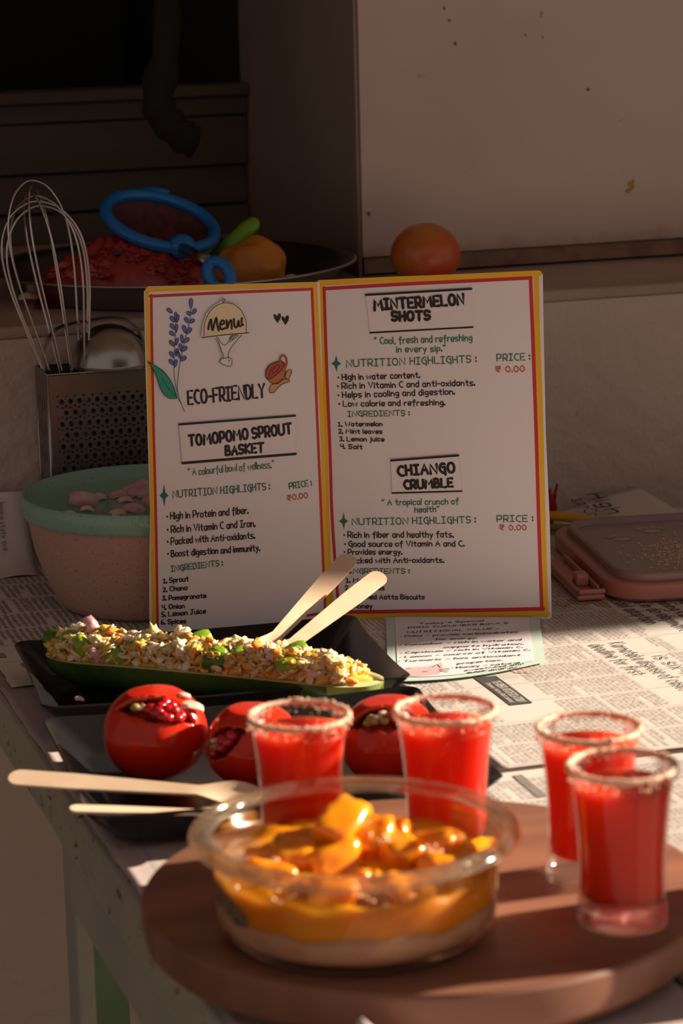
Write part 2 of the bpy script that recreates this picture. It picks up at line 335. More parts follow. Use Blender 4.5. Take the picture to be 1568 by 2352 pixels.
def sheet(name, corners, zf, m, label, n=36, wave=0.0015, jag=False):
    a, b, c, d = [V((p[0], p[1], 0)) for p in corners]; mb = MB(); vs_ = []
    for i in range(n+1):
        for j in range(n+1):
            s, t = i/n, j/n; p = (a*(1-s)+b*s)*(1-t)+(d*(1-s)+c*s)*t
            if jag and i == 0: p = p+V((random.uniform(-1, 1)*0.0012, 0, 0))
            w = tw(p.x, p.y); e = wave*math.sin(s*7+t*5) if (i in (0, n) or j in (0, n)) else 0
            vs_.append((w.x, w.y, zf(w.x, w.y)+abs(e)))
    mb.add(vs_, [(i*(n+1)+j, (i+1)*(n+1)+j, (i+1)*(n+1)+j+1, i*(n+1)+j+1) for i in range(n) for j in range(n)])
    root = mb.build(name, m); mod(root, 'SOLIDIFY', thickness=0.0003, offset=-1)
    return tagit(root, label, 'newspaper')
def nmap(u0, v0, zf):            # text frame: s runs towards -v, t (up) towards +u
    def mp(s, t, lift):
        w = tw(u0+t, v0-s); return (w.x, w.y, zf(w.x, w.y)+0.0005+lift)
    return mp
def small_print(sh, zf, u0, u1, v0, v1, colw=0.046, pitch=0.0044, avoid=(), cap=0.0031, w=0.00042):
    mb = MB(); v = v1; rng = random.Random(int(u0*1000+v0*77))
    while v-colw > v0:
        u = u1-0.004; para = 0
        while u > u0+0.004:
            vv0, vv1 = v-0.002, v-colw+0.002
            if any(a0 < u+0.003 and u-0.001 < a1 and b0 < vv0 and vv1 < b1 for a0, a1, b0, b1 in avoid): u -= pitch; continue
            L = colw-0.004; para += 1
            if rng.random() < 0.10: L *= rng.uniform(0.3, 0.8)
            n_ = int(L/0.00185); t = ''
            while len(t) < n_: t += rng.choice(WORDS)+' '
            t = t[:n_].strip()
            if len(t) > 1:
                line_text(mb, t, 0, 0, L*len(t)/n_, 0, cap, w, nmap(u, vv0, zf), smooth=1, caps=False)
            u -= pitch*(1.0 if rng.random() > 0.04 else 1.7)
        # column rule
        mp = nmap(0, 0, zf); ribbon(mb, [(-(v-colw-0.0005), uu) for uu in [u0+(u1-u0)*k/24 for k in range(25)]], 0.0004, mp, False)
        v -= colw+0.003
    return mb.build('small_print', M_ink, sh, smooth=False, kind='stuff')
def headlines(sh, zf, items):
    mb = MB()
    for (t, u, v, L, cap, w) in items: line_text(mb, t, 0, 0, L, 0, cap, w, nmap(u, v, zf), smooth=3, caps=True)
    return mb.build('headline', M_inkb, sh, smooth=False)
# wide sheet at the right
zB = zfun(0.0028, 0.0022, 5, 1.0)
B = sheet('newspaper', [(0.655, 1.832), (1.22, 1.822), (1.22, 2.582), (0.655, 2.582)], zB, M_news, 'wide crumpled newspaper sheet lying lit at the right under the pink lid', n=60)
HB = [('Karnataka dispose of cases', 0.858, 2.122, 0.152, 0.0135, 0.0010), ('deadline for first', 0.8405, 2.122, 0.098, 0.0125, 0.0010), ('is six-month', 0.8765, 2.072, 0.11, 0.0145, 0.0011),
      ('Examining Karnataka', 0.948, 2.262, 0.135, 0.0135, 0.0012), ('EV’s in development', 0.930, 2.262, 0.125, 0.0135, 0.0012), ('model adoption', 0.912, 2.262, 0.095, 0.0135, 0.0012),
      ('limping Karnataka', 0.966, 2.262, 0.12, 0.0135, 0.0012), ('DMK Chief', 0.878, 1.95, 0.05, 0.010, 0.0008)]
headlines(B, zB, HB)
AV = [(0.836, 0.892, 1.96, 2.126), (0.908, 0.982, 2.12, 2.266), (0.874, 0.890, 1.89, 1.956), (0.705, 0.752, 1.965, 2.075)]
small_print(B, zB, 0.66, 1.06, 1.835, 2.57, avoid=AV)
# tender notice block
mb = MB(); bp = [tw(0.7165, 1.9856), tw(0.737, 1.9775), tw(0.7365, 2.0614), tw(0.7195, 2.0607)]
mb2 = MB(); 
for i in range(9):
    for j in range(2):
        pass
grid = []
for i in range(17):
    for j in range(5):
        s, t = i/16, j/4; u = 0.718+0.0185*t; v = 2.062-0.084*s; w = tw(u, v); grid.append((w.x, w.y, zB(w.x, w.y)+0.00045))
mb.add(grid, [(i*5+j, (i+1)*5+j, (i+1)*5+j+1, i*5+j+1) for i in range(16) for j in range(4)]); mb.build('notice_block', M_inkb, B, smooth=False)
mb = MB(); mpw = nmap(0.7265, 2.045, lambda x, y: zB(x, y)+0.0003); line_text(mb, 'TENDER NOTIFICATION', 0, 0, 0.062, 0, 0.0065, 0.0009, mpw)
line_text(mb, 'Chennai Metro Rail Limited', 0, 0, 0.058, 0, 0.004, 0.0005, nmap(0.7205, 2.043, lambda x, y: zB(x, y)+0.0003)); mb.build('notice_lettering', M_news, B, smooth=False)
mb = MB()
for k in range(6): ribbon(mb, [(-v_, 0) for v_ in [2.13-0.01*q for q in range(9)]], 0.0004, nmap(0.741+0.0021*k, 0, zB), False)
mb.build('ruled_lines', M_ink, B, smooth=False)
def stain(sh, zf, u, v, r, m, seed, name='stain'):
    mb = MB(); vs_ = []; N = 24
    for k, f in enumerate((0.0, 0.5, 1.0)):
        for i in range(N):
            a = i/N*2*math.pi; q = r*f*(0.7+0.7*noise.noise(V((math.cos(a)*1.8+seed, math.sin(a)*1.8, seed)))); w = tw(u+q*math.cos(a), v+q*math.sin(a)*1.5); vs_.append((w.x, w.y, zf(w.x, w.y)+0.00035))
    mb.add(vs_, [(k*N+i, k*N+(i+1) % N, (k+1)*N+(i+1) % N, (k+1)*N+i) for k in range(2) for i in range(N)]); mb.build(name, m, sh, smooth=False)
for (u, v, r, s_) in ((0.885, 2.262, 0.012, 1), (0.868, 2.258, 0.009, 2), (0.902, 2.245, 0.010, 3), (0.855, 2.275, 0.006, 4), (0.915, 2.262, 0.005, 9), (0.952, 2.16, 0.003, 5)): stain(B, zB, u, v, r, M_turm, s_)
for (u, v, r, s_) in ((0.76, 2.07, 0.009, 6), (0.95, 2.13, 0.012, 7), (0.775, 2.1, 0.006, 8)): stain(B, zB, u, v, r, M_pinkst, s_)
# lower sheet in front
zC = zfun(0.0006, 0.0012, 6, 3.0)
Cs = sheet('newspaper', [(0.62, 1.16), (1.24, 1.15), (1.24, 1.90), (0.62, 1.90)], zC, M_news, 'newspaper sheet under the round board, its back edge tucked beneath the wide sheet')
headlines(Cs, zC, [('Scrap disposal', 0.0, 0, 0.01, 0.0001, 0.00001)][:0] or [('Notice', 0.705, 1.80, 0.03, 0.006, 0.0008)])
small_print(Cs, zC, 0.62, 0.98, 1.52, 1.815)
mb = MB(); g = []
for i in range(9):
    for j in range(3):
        w = tw(0.6625+0.0035*j, 1.822-0.0065*i); g.append((w.x, w.y, zC(w.x, w.y)+0.0005))
mb.add(g, [(i*3+j, (i+1)*3+j, (i+1)*3+j+1, i*3+j+1) for i in range(8) for j in range(2)]); mb.build('notice_strip', M_ink, Cs, smooth=False)
# sheets at the left
zD = zfun(0.0005, 0.0010, 6, 8.0)
D = sheet('newspaper', [(0.356, 1.19), (0.615, 1.19), (0.615, 2.19), (0.356, 2.19)], zD, M_news2, 'dull pinkish newspaper sheet along the left table edge under the front black plate', jag=True)
mb = MB()
for (u, v, a, b_) in ((0.39, 2.06, 0.006, 0.012), (0.40, 2.02, 0.006, 0.01), (0.375, 1.93, 0.004, 0.02), (0.42, 2.0, 0.005, 0.01), (0.40, 1.7, 0.006, 0.02), (0.41, 1.63, 0.006, 0.015)):
    vs_ = [tw(u, v), tw(u+a, v), tw(u+a, v+b_), tw(u, v+b_)]; mb.add([(p.x, p.y, zD(p.x, p.y)+0.0006) for p in vs_], [(0, 1, 2, 3)])
ribbon(mb, [(-2.18+0.04*k, 0.003*math.sin(k)) for k in range(14)], 0.0007, nmap(0.412, 0, zD), False); ribbon(mb, [(-2.18+0.04*k, 0.0) for k in range(20)], 0.0004, nmap(0.378, 0, zD), False)
mb.build('printed_marks', M_ink, D, smooth=False)
zA = zfun(0.0022, 0.0016, 6, 5.0)
A = sheet('newspaper', [(0.3655, 2.178), (0.66, 2.175), (0.66, 2.583), (0.3655, 2.583)], zA, M_news, 'grey shaded newspaper sheet at the left beneath the pink and green bowl', jag=True)
small_print(A, zA, 0.372, 0.655, 2.235, 2.57, colw=0.05, pitch=0.0058, avoid=[(0.36, 0.41, 2.18, 2.30)], cap=0.0042, w=0.0008)
mb = MB()
for u in (0.402, 0.425, 0.448): ribbon(mb, [(-2.5+0.02*k, 0.002*math.sin(k*0.6)) for k in range(12)], 0.0006, nmap(u, 0, zA), False)
for (u, v, a, b_) in ((0.372, 2.27, 0.006, 0.014), (0.385, 2.235, 0.006, 0.012), (0.395, 2.20, 0.008, 0.016)):
    vs_ = [tw(u, v), tw(u+a, v), tw(u+a, v+b_), tw(u, v+b_)]; mb.add([(p.x, p.y, zA(p.x, p.y)+0.0006) for p in vs_], [(0, 1, 2, 3)])
mb.build('printed_marks', M_ink, A, smooth=False)
# sheet rising against the wall at the left
pr = catmull([(0, 2.545, 0.0045), (0, 2.562, 0.0055), (0, 2.580, 0.013), (0, 2.592, 0.032), (0, 2.598, 0.055), (0, 2.600, 0.073)], 5); mb = MB(); vs_ = []; NU = 14
for i in range(NU+1):
    u = 0.36+0.10*i/NU
    for p in pr: w = tw(u, p.y+0.003*math.sin(i*0.9)*min(1, p.z*20), 0); vs_.append((w.x, w.y, p.z+0.0015*math.sin(i*0.7)))
n_ = len(pr); mb.add(vs_, [(i*n_+k, (i+1)*n_+k, (i+1)*n_+k+1, i*n_+k+1) for i in range(NU) for k in range(n_-1)])
E_ = mb.build('newspaper', M_news); mod(E_, 'SOLIDIFY', thickness=0.0004); tagit(E_, 'newspaper sheet curling up against the wall at far left behind the bowl', 'newspaper')
mb = MB(); rr = random.Random(3)
for i in range(9):
    u = 0.366+0.0082*i; s0 = rr.uniform(0.018, 0.026); t = ' '.join(rr.choice(WORDS) for _ in range(4))[:17]
    def mpE(s, q, lift, u=u):
        z = 0.066-s; tt = max(0, min(1, (0.055-z)/0.05)); v = 2.5955-0.026*tt**2.2; w = tw(u+q, v-0.0035); return (w.x, w.y, z)
    line_text(mb, t, 0, 0, 0.044, 0, 0.0050, 0.0009, mpE, smooth=1, caps=False)
mb.build('small_print', M_ink, E_, smooth=False, kind='stuff')
# leaf leaning at the back right with the big serif words
vs_ = [V((0.197, 2.742, 0.006)), V((0.302, 2.816, 0.022)), V((0.345, 2.70, 0.010)), V((0.232, 2.665, 0.006))]
mb = MB(); N = 10; g = []
for i in range(N+1):
    for j in range(N+1):
        s, t = i/N, j/N; p = (vs_[0]*(1-s)+vs_[1]*s)*(1-t)+(vs_[3]*(1-s)+vs_[2]*s)*t; g.append((p.x, p.y, p.z+0.002*math.sin(s*3.1)))
mb.add(g, [(i*(N+1)+j, (i+1)*(N+1)+j, (i+1)*(N+1)+j+1, i*(N+1)+j+1) for i in range(N) for j in range(N)])
Fs = mb.build('newspaper', M_news); mod(Fs, 'SOLIDIFY', thickness=0.0003, offset=-1); tagit(Fs, 'newspaper corner with bold heading poking out behind the pink lid', 'newspaper')
mb = MB()
def mpF(s, t, lift, a=V((0.248, 2.785, 0)), e=V((0.012, -0.075, 0)).normalized(), f=V((0.95, 0.25, 0)).normalized()):
    p = a+e*s+f*t; return (p.x, p.y, 0.0215-0.0*s+0.06*(p.x-0.25)-(2.80-p.y)*0.02)
line_text(mb, 'High', 0, 0, 0.085, 0, 0.0155, 0.003, mpF); line_text(mb, 'Court', 0.055, -0.02, 0.14, -0.02, 0.012, 0.0016, mpF); line_text(mb, '3.0?', 0.01, -0.02, 0.05, -0.02, 0.009, 0.002, mpF)
line_text(mb, 'M', -0.01, 0.043, -0.002, 0.043, 0.006, 0.0014, mpF)
mb.build('headline', M_inkb, Fs, smooth=False)
# small torn corner curling up at the very front of the board
mb = MB(); c0 = V((0.006, 1.422, 0.0048)); P0 = [c0+V((-0.022, 0.0, 0)), c0+V((0.030, 0.0, 0)), c0+V((0.025, -0.025, 0.0)), c0+V((-0.020, -0.020, 0)), c0+V((-0.002, 0.006, 0.027))]
mb.add(P0, [(3, 2, 1, 4, 0)][:0]+[(0, 3, 4), (3, 2, 4), (2, 1, 4)]); sc_ = mb.build('paper_scrap', M_news2, smooth=False); mod(sc_, 'SOLIDIFY', thickness=0.0003); tagit(sc_, 'pale folded paper corner poking up in front of the round board', 'paper')
# cloth hanging in the dark opening
M_dc = mat('dark_cloth', (0.014, 0.012, 0.010), 0.95)
hc = MB(); path = catmull([(-0.172, 3.07, 0.75), (-0.172, 3.07, 0.60), (-0.175, 3.07, 0.47), (-0.186, 3.065, 0.41), (-0.178, 3.06, 0.385), (-0.160, 3.055, 0.367), (-0.145, 3.05, 0.360)], 6)
rs = [0.006+0.012*min(1, i/16)+0.002*math.sin(i*1.3) for i in range(len(path))]; rs[-1] = 0.006; rs[-2] = 0.011; hc.tube(path, rs, 12)
hc.tube([(-0.188, 3.07, 0.42), (-0.192, 3.068, 0.395), (-0.183, 3.062, 0.376), (-0.170, 3.06, 0.372)], [0.010, 0.013, 0.010, 0.003], 10)
hc.tube([(-0.172, 3.07, 0.75), (-0.172, 3.07, 2.0)], 0.003, 6)
tagit(hc.build('dark_cloth', M_dc), 'nearly black crumpled cloth hanging in the dark opening above the tray', 'cloth')
# panel-local handwriting (mm): side, text, baseline start, baseline end, cap height, pen width, ink
CARD_TEXT = [
 ('L','ECO-FRIENDLY',-119.0,200.6,-52.3,201.7,11.39,1.88,'black'),
 ('L','TOMOPOMO SPROUT',-119.6,165.0,-30.1,168.5,8.65,2.26,'black'),
 ('L','BASKET',-88.2,154.4,-55.2,154.8,7.6,2.26,'black'),
 ('L','“ A colourful bowl of wellness.”',-121.3,139.1,-46.1,140.1,6.12,0.75,'green'),
 ('L','NUTRITION HIGHLIGHTS :',-135.2,121.0,-50.5,121.3,5.91,0.94,'green'),
 ('L','PRICE :',-32.8,120.0,-13.2,121.6,5.06,0.94,'green'),
 ('L','₹0.00',-34.9,109.8,-17.0,111.2,4.85,0.83,'red'),
 ('L','• High in Protein and fiber.',-140.9,102.6,-70.2,102.0,5.91,0.98,'black'),
 ('L','• Rich in Vitamin C and Iron.',-140.9,91.1,-64.5,90.1,5.91,0.98,'black'),
 ('L','• Packed with Anti-oxidants.',-141.3,80.9,-65.1,79.7,5.7,0.98,'black'),
 ('L','• Boost digestion and immunity.',-141.4,70.3,-61.0,68.5,5.49,0.98,'black'),
 ('L','INGREDIENTS :',-139.2,57.2,-94.1,58.4,4.85,0.9,'green'),
 ('L','1. Sprout',-146.3,47.6,-124.6,47.7,4.01,0.98,'black'),
 ('L','2. Chana',-147.0,40.2,-126.0,40.1,3.8,0.98,'black'),
 ('L','3. Pomegranate',-147.7,32.7,-109.8,31.5,3.8,0.98,'black'),
 ('L','4. Onion',-148.3,24.8,-128.9,24.2,3.8,0.98,'black'),
 ('L','5. Lemon Juice',-148.9,18.4,-110.6,17.9,4.01,0.98,'black'),
 ('L','6. Spices',-149.5,11.8,-128.1,10.9,3.8,0.98,'black'),
 ('R','MINTERMELON',45.2,272.5,120.8,277.2,8.44,2.44,'black'),
 ('R','SHOTS',60.0,263.3,91.9,263.8,7.38,2.44,'black'),
 ('R','“ Cool, fresh and refreshing',44.3,243.2,127.2,245.6,5.54,0.9,'green'),
 ('R','in every sip.”',63.1,235.9,104.7,236.8,5.27,0.9,'green'),
 ('R','NUTRITION HIGHLIGHTS :',20.1,223.7,130.4,227.3,5.8,0.94,'green'),
 ('R','PRICE :',148.2,228.1,175.7,229.0,5.54,0.94,'green'),
 ('R','₹ 0.00',147.1,218.2,171.1,218.9,5.01,0.83,'red'),
 ('R','• High in water content.',12.9,212.4,82.2,214.1,5.01,0.94,'black'),
 ('R','• Rich in Vitamin C and anti-oxidants.',12.3,204.8,128.9,207.3,5.01,0.94,'black'),
 ('R','• Helps in cooling and digestion.',12.5,197.0,111.6,199.7,5.01,0.94,'black'),
 ('R','• Low calorie and refreshing.',13.0,189.6,103.3,190.5,4.75,0.94,'black'),
 ('R','INGREDIENTS :',20.3,180.8,72.7,181.4,4.48,0.86,'green'),
 ('R','1. Watermelon',11.7,172.3,49.4,172.5,3.69,0.9,'black'),
 ('R','2. Mint leaves',12.1,166.2,49.2,165.8,3.69,0.9,'black'),
 ('R','3. Lemon juice',12.7,159.5,50.7,159.2,3.69,0.9,'black'),
 ('R','4. Salt',13.2,152.9,31.9,152.3,3.69,0.9,'black'),
 ('R','CHIANGO',62.5,129.4,110.8,132.3,8.18,2.44,'black'),
 ('R','CRUMBLE',67.7,117.9,108.9,119.7,7.12,2.44,'black'),
 ('R','“ A tropical crunch of',47.9,103.1,113.7,104.2,5.01,0.9,'green'),
 ('R','health”',76.1,96.7,97.2,97.5,4.75,0.9,'green'),
 ('R','NUTRITION HIGHLIGHTS :',21.8,85.7,127.9,87.8,5.54,0.94,'green'),
 ('R','PRICE :',146.6,88.4,177.0,89.0,5.27,0.94,'green'),
 ('R','₹ 0.00',148.8,81.0,171.3,81.4,4.48,0.83,'red'),
 ('R','• Rich in fiber and healthy fats.',14.5,74.5,108.7,75.1,5.01,0.94,'black'),
 ('R','• Good source of Vitamin A and C.',15.0,66.6,117.7,67.2,4.75,0.94,'black'),
 ('R','• Provides energy.',14.5,59.6,64.0,59.9,4.48,0.94,'black'),
 ('R','• Packed with Anti-oxidants.',13.7,52.0,100.1,52.7,4.48,0.94,'black'),
 ('R','INGREDIENTS :',18.1,42.9,70.1,42.7,4.22,0.86,'green'),
 ('R','1. Mango',15.3,34.7,38.8,34.8,3.96,0.9,'black'),
 ('R','2. Chia seeds',14.4,28.0,48.3,28.1,3.96,0.9,'black'),
 ('R','3. Crushed Aatta Biscuits',14.3,20.1,82.9,19.9,3.96,0.9,'black'),
 ('R','4. Honey',14.7,11.9,37.4,11.7,3.96,0.9,'black'),
]
CARD_MARKS = [
 ('L','border','yellow',3.38,[(-150.7,299.0),(-151.3,252.5),(-152.0,204.5),(-152.7,141.1),(-154.6,73.2),(-156.0,8.4)],0),
 ('L','border','yellow',4.14,[(-149.8,299.7),(-105.1,298.3),(-52.3,296.1),(-5.1,294.6)],0),
 ('L','border','yellow',3.76,[(-5.4,294.6),(-4.2,242.3),(-1.9,166.7),(-2.4,90.3),(-0.6,7.9)],0),
 ('L','border','crimson',2.26,[(-147.2,294.8),(-148.3,252.3),(-149.7,178.3),(-150.7,103.2),(-152.9,8.1)],0),
 ('L','border','crimson',2.44,[(-148.1,293.9),(-90.2,293.0),(-8.2,291.1)],0),
 ('L','border','crimson',2.26,[(-8.2,291.5),(-7.1,220.0),(-5.8,136.6),(-4.8,71.2),(-3.8,6.6)],0),
 ('L','border','crimson',2.26,[(-22.2,6.9),(-3.7,7.8)],0),
 ('R','border','yellow',4.14,[(-0.8,296.5),(0.1,242.1),(-0.0,193.1),(0.0,136.1),(0.3,59.2),(2.4,4.3)],0),
 ('R','border','yellow',4.89,[(-1.5,295.8),(60.4,298.2),(119.3,299.9),(184.5,302.3)],0),
 ('R','border','yellow',4.51,[(181.9,301.5),(182.5,248.3),(184.2,192.4),(185.2,128.2),(186.2,71.0),(187.5,6.3)],0),
 ('R','border','crimson',2.63,[(2.5,291.7),(3.0,223.3),(4.1,147.5),(4.5,90.1),(8.2,8.6)],0),
 ('R','border','crimson',3.01,[(2.4,290.9),(60.3,293.8),(119.2,296.2),(177.5,298.6)],0),
 ('R','border','crimson',3.01,[(177.1,299.0),(178.8,240.9),(180.7,166.0),(182.2,90.2),(184.2,10.1)],0),
 ('R','border','crimson',3.38,[(-10.1,7.8),(54.6,8.8),(130.1,10.3),(185.3,11.7)],0),
 ('R','border','yellow',4.89,[(2.4,3.9),(54.5,4.5),(130.0,6.0),(188.6,7.5)],0),
 ('L','label_tomopomo','paper',0.0,[(-127.9,183.8),(-26.2,183.7),(-26.5,150.5),(-126.0,150.5)],1),
 ('L','label_tomopomo_l','black',1.8,[(-127.6,183.9),(-26.2,183.7)],0),
 ('L','label_tomopomo_l','black',2.26,[(-126.0,150.6),(-78.1,150.7),(-26.8,150.6)],0),
 ('R','label_minter','paper',0.0,[(38.0,285.4),(127.4,290.1),(128.6,256.7),(40.9,252.4)],1),
 ('R','label_minter_l','black',1.88,[(38.1,285.4),(127.4,289.8)],0),
 ('R','label_minter_l','black',1.5,[(41.0,253.1),(128.1,257.3)],0),
 ('R','label_chiango','paper',0.0,[(56.2,142.6),(114.3,146.9),(117.0,115.4),(57.1,114.0)],1),
 ('R','label_chiango_l','black',1.88,[(56.6,142.5),(114.2,146.8)],0),
 ('R','label_chiango_l','black',1.5,[(57.1,114.1),(116.7,115.7)],0),
 ('L','star','tealgreen',0.0,[(-142.5,133.8),(-141.6,126.5),(-139.0,123.4),(-141.8,120.9),(-142.9,113.7),(-144.2,121.1),(-146.8,124.1),(-143.9,126.7)],1),
 ('R','star','tealgreen',0.0,[(11.5,234.0),(12.6,228.7),(15.6,226.6),(12.5,224.5),(11.5,219.2),(9.9,224.6),(7.0,226.6),(10.0,228.7)],1),
 ('R','star','tealgreen',0.0,[(14.5,96.9),(15.5,91.3),(18.3,89.1),(15.4,86.9),(14.5,81.2),(13.1,86.9),(10.3,89.1),(13.2,91.3)],1),
 ('L','heart','black',0.0,[(-39.2,264.0),(-42.3,269.1),(-42.5,271.6),(-40.9,271.9),(-39.4,269.9),(-38.3,272.1),(-36.4,272.4),(-35.8,270.1),(-36.7,267.4)],1),
 ('L','heart','black',0.0,[(-32.3,261.8),(-35.4,266.9),(-35.6,269.3),(-34.0,269.6),(-32.5,267.7),(-31.4,269.9),(-29.5,270.2),(-28.9,267.8),(-29.8,265.2)],1),
 ('L','stem','stemgreen',0.6,[(-127.5,278.9),(-127.5,265.5),(-129.5,244.9),(-130.3,229.4),(-129.0,215.8),(-126.3,205.2),(-122.6,194.6)],0),
 ('L','stem','stemgreen',0.6,[(-113.2,289.3),(-115.4,269.9),(-119.0,258.7),(-122.7,244.5),(-125.8,231.2),(-127.7,217.8),(-127.4,209.4),(-126.3,205.2)],0),
 ('L','stem_dark','black',0.45,[(-127.5,205.8),(-124.8,200.9),(-122.6,194.6)],0),
 ('L','petal','blueviolet',0.0,[(-131.1,281.8),(-130.1,280.2),(-129.8,279.1),(-130.2,278.6),(-131.4,278.9),(-133.0,279.7),(-134.3,280.9),(-134.5,282.2),(-133.7,283.1),(-132.4,282.9)],1),
 ('L','petal_line','navy',0.45,[(-131.1,281.8),(-130.1,280.2),(-129.8,279.1),(-130.2,278.6),(-131.4,278.9),(-133.0,279.7),(-134.3,280.9),(-134.5,282.2),(-133.7,283.1),(-132.4,282.9),(-131.1,281.8)],0),
 ('L','petal','blueviolet',0.0,[(-128.5,274.2),(-128.0,272.5),(-128.0,271.2),(-128.6,270.9),(-129.7,271.4),(-131.1,272.6),(-132.0,274.1),(-131.9,275.4),(-130.8,276.1),(-129.5,275.6)],1),
 ('L','petal_line','navy',0.45,[(-128.5,274.2),(-128.0,272.5),(-128.0,271.2),(-128.6,270.9),(-129.7,271.4),(-131.1,272.6),(-132.0,274.1),(-131.9,275.4),(-130.8,276.1),(-129.5,275.6),(-128.5,274.2)],0),
 ('L','petal','blueviolet',0.0,[(-125.9,275.7),(-126.4,273.6),(-126.9,272.2),(-127.3,272.3),(-127.7,273.7),(-128.0,275.9),(-127.9,278.0),(-127.3,279.3),(-126.4,279.3),(-125.9,277.9)],1),
 ('L','petal_line','navy',0.45,[(-125.9,275.7),(-126.4,273.6),(-126.9,272.2),(-127.3,272.3),(-127.7,273.7),(-128.0,275.9),(-127.9,278.0),(-127.3,279.3),(-126.4,279.3),(-125.9,277.9),(-125.9,275.7)],0),
 ('L','petal','blueviolet',0.0,[(-124.5,273.3),(-125.4,271.4),(-126.2,270.4),(-126.7,270.5),(-126.8,271.8),(-126.7,273.9),(-126.2,275.9),(-125.2,277.0),(-124.3,276.7),(-124.0,275.3)],1),
 ('L','petal_line','navy',0.45,[(-124.5,273.3),(-125.4,271.4),(-126.2,270.4),(-126.7,270.5),(-126.8,271.8),(-126.7,273.9),(-126.2,275.9),(-125.2,277.0),(-124.3,276.7),(-124.0,275.3),(-124.5,273.3)],0),
 ('L','petal','blueviolet',0.0,[(-128.7,268.0),(-128.3,266.3),(-128.3,265.0),(-128.8,264.7),(-130.0,265.2),(-131.4,266.4),(-132.3,267.9),(-132.1,269.2),(-131.0,269.9),(-129.7,269.5)],1),
 ('L','petal_line','navy',0.45,[(-128.7,268.0),(-128.3,266.3),(-128.3,265.0),(-128.8,264.7),(-130.0,265.2),(-131.4,266.4),(-132.3,267.9),(-132.1,269.2),(-131.0,269.9),(-129.7,269.5),(-128.7,268.0)],0),
 ('L','petal','blueviolet',0.0,[(-125.7,265.2),(-126.5,263.2),(-127.3,261.9),(-127.7,262.0),(-128.0,263.5),(-128.0,265.7),(-127.6,267.8),(-126.7,269.0),(-125.8,268.8),(-125.4,267.4)],1),
 ('L','petal_line','navy',0.45,[(-125.7,265.2),(-126.5,263.2),(-127.3,261.9),(-127.7,262.0),(-128.0,263.5),(-128.0,265.7),(-127.6,267.8),(-126.7,269.0),(-125.8,268.8),(-125.4,267.4),(-125.7,265.2)],0),
 ('L','petal','blueviolet',0.0,[(-129.7,262.4),(-128.9,260.9),(-128.6,259.8),(-129.0,259.4),(-130.1,259.6),(-131.7,260.3),(-132.8,261.5),(-133.0,262.7),(-132.2,263.6),(-130.9,263.5)],1),
 ('L','petal_line','navy',0.45,[(-129.7,262.4),(-128.9,260.9),(-128.6,259.8),(-129.0,259.4),(-130.1,259.6),(-131.7,260.3),(-132.8,261.5),(-133.0,262.7),(-132.2,263.6),(-130.9,263.5),(-129.7,262.4)],0),
 ('L','petal','blueviolet',0.0,[(-130.0,253.9),(-129.4,252.1),(-129.3,250.8),(-129.8,250.4),(-131.0,251.1),(-132.4,252.4),(-133.4,254.0),(-133.3,255.4),(-132.3,256.0),(-131.0,255.4)],1),
 ('L','petal_line','navy',0.45,[(-130.0,253.9),(-129.4,252.1),(-129.3,250.8),(-129.8,250.4),(-131.0,251.1),(-132.4,252.4),(-133.4,254.0),(-133.3,255.4),(-132.3,256.0),(-131.0,255.4),(-130.0,253.9)],0),
 ('L','petal','blueviolet',0.0,[(-126.0,253.9),(-126.9,252.2),(-127.7,251.2),(-128.2,251.4),(-128.3,252.7),(-128.2,254.7),(-127.6,256.5),(-126.6,257.4),(-125.7,257.2),(-125.4,255.8)],1),
 ('L','petal_line','navy',0.45,[(-126.0,253.9),(-126.9,252.2),(-127.7,251.2),(-128.2,251.4),(-128.3,252.7),(-128.2,254.7),(-127.6,256.5),(-126.6,257.4),(-125.7,257.2),(-125.4,255.8),(-126.0,253.9)],0),
 ('L','petal','blueviolet',0.0,[(-130.3,244.3),(-129.7,242.3),(-129.6,241.0),(-130.1,240.7),(-131.3,241.4),(-132.8,242.8),(-133.8,244.5),(-133.8,245.9),(-132.8,246.5),(-131.4,245.9)],1),
 ('L','petal_line','navy',0.45,[(-130.3,244.3),(-129.7,242.3),(-129.6,241.0),(-130.1,240.7),(-131.3,241.4),(-132.8,242.8),(-133.8,244.5),(-133.8,245.9),(-132.8,246.5),(-131.4,245.9),(-130.3,244.3)],0),
 ('L','petal','blueviolet',0.0,[(-126.2,245.0),(-127.1,243.2),(-127.9,242.2),(-128.4,242.3),(-128.7,243.7),(-128.6,245.7),(-128.1,247.5),(-127.1,248.5),(-126.1,248.2),(-125.7,246.8)],1),
 ('L','petal_line','navy',0.45,[(-126.2,245.0),(-127.1,243.2),(-127.9,242.2),(-128.4,242.3),(-128.7,243.7),(-128.6,245.7),(-128.1,247.5),(-127.1,248.5),(-126.1,248.2),(-125.7,246.8),(-126.2,245.0)],0),
 ('L','petal','blueviolet',0.0,[(-131.0,238.1),(-130.5,236.4),(-130.5,235.1),(-131.0,234.8),(-132.1,235.4),(-133.5,236.6),(-134.4,238.1),(-134.2,239.4),(-133.2,240.0),(-132.0,239.5)],1),
 ('L','petal_line','navy',0.45,[(-131.0,238.1),(-130.5,236.4),(-130.5,235.1),(-131.0,234.8),(-132.1,235.4),(-133.5,236.6),(-134.4,238.1),(-134.2,239.4),(-133.2,240.0),(-132.0,239.5),(-131.0,238.1)],0),
 ('L','petal','blueviolet',0.0,[(-127.5,235.7),(-128.4,233.8),(-129.3,232.8),(-129.8,232.9),(-130.0,234.3),(-129.9,236.4),(-129.4,238.4),(-128.4,239.4),(-127.4,239.1),(-127.0,237.7)],1),
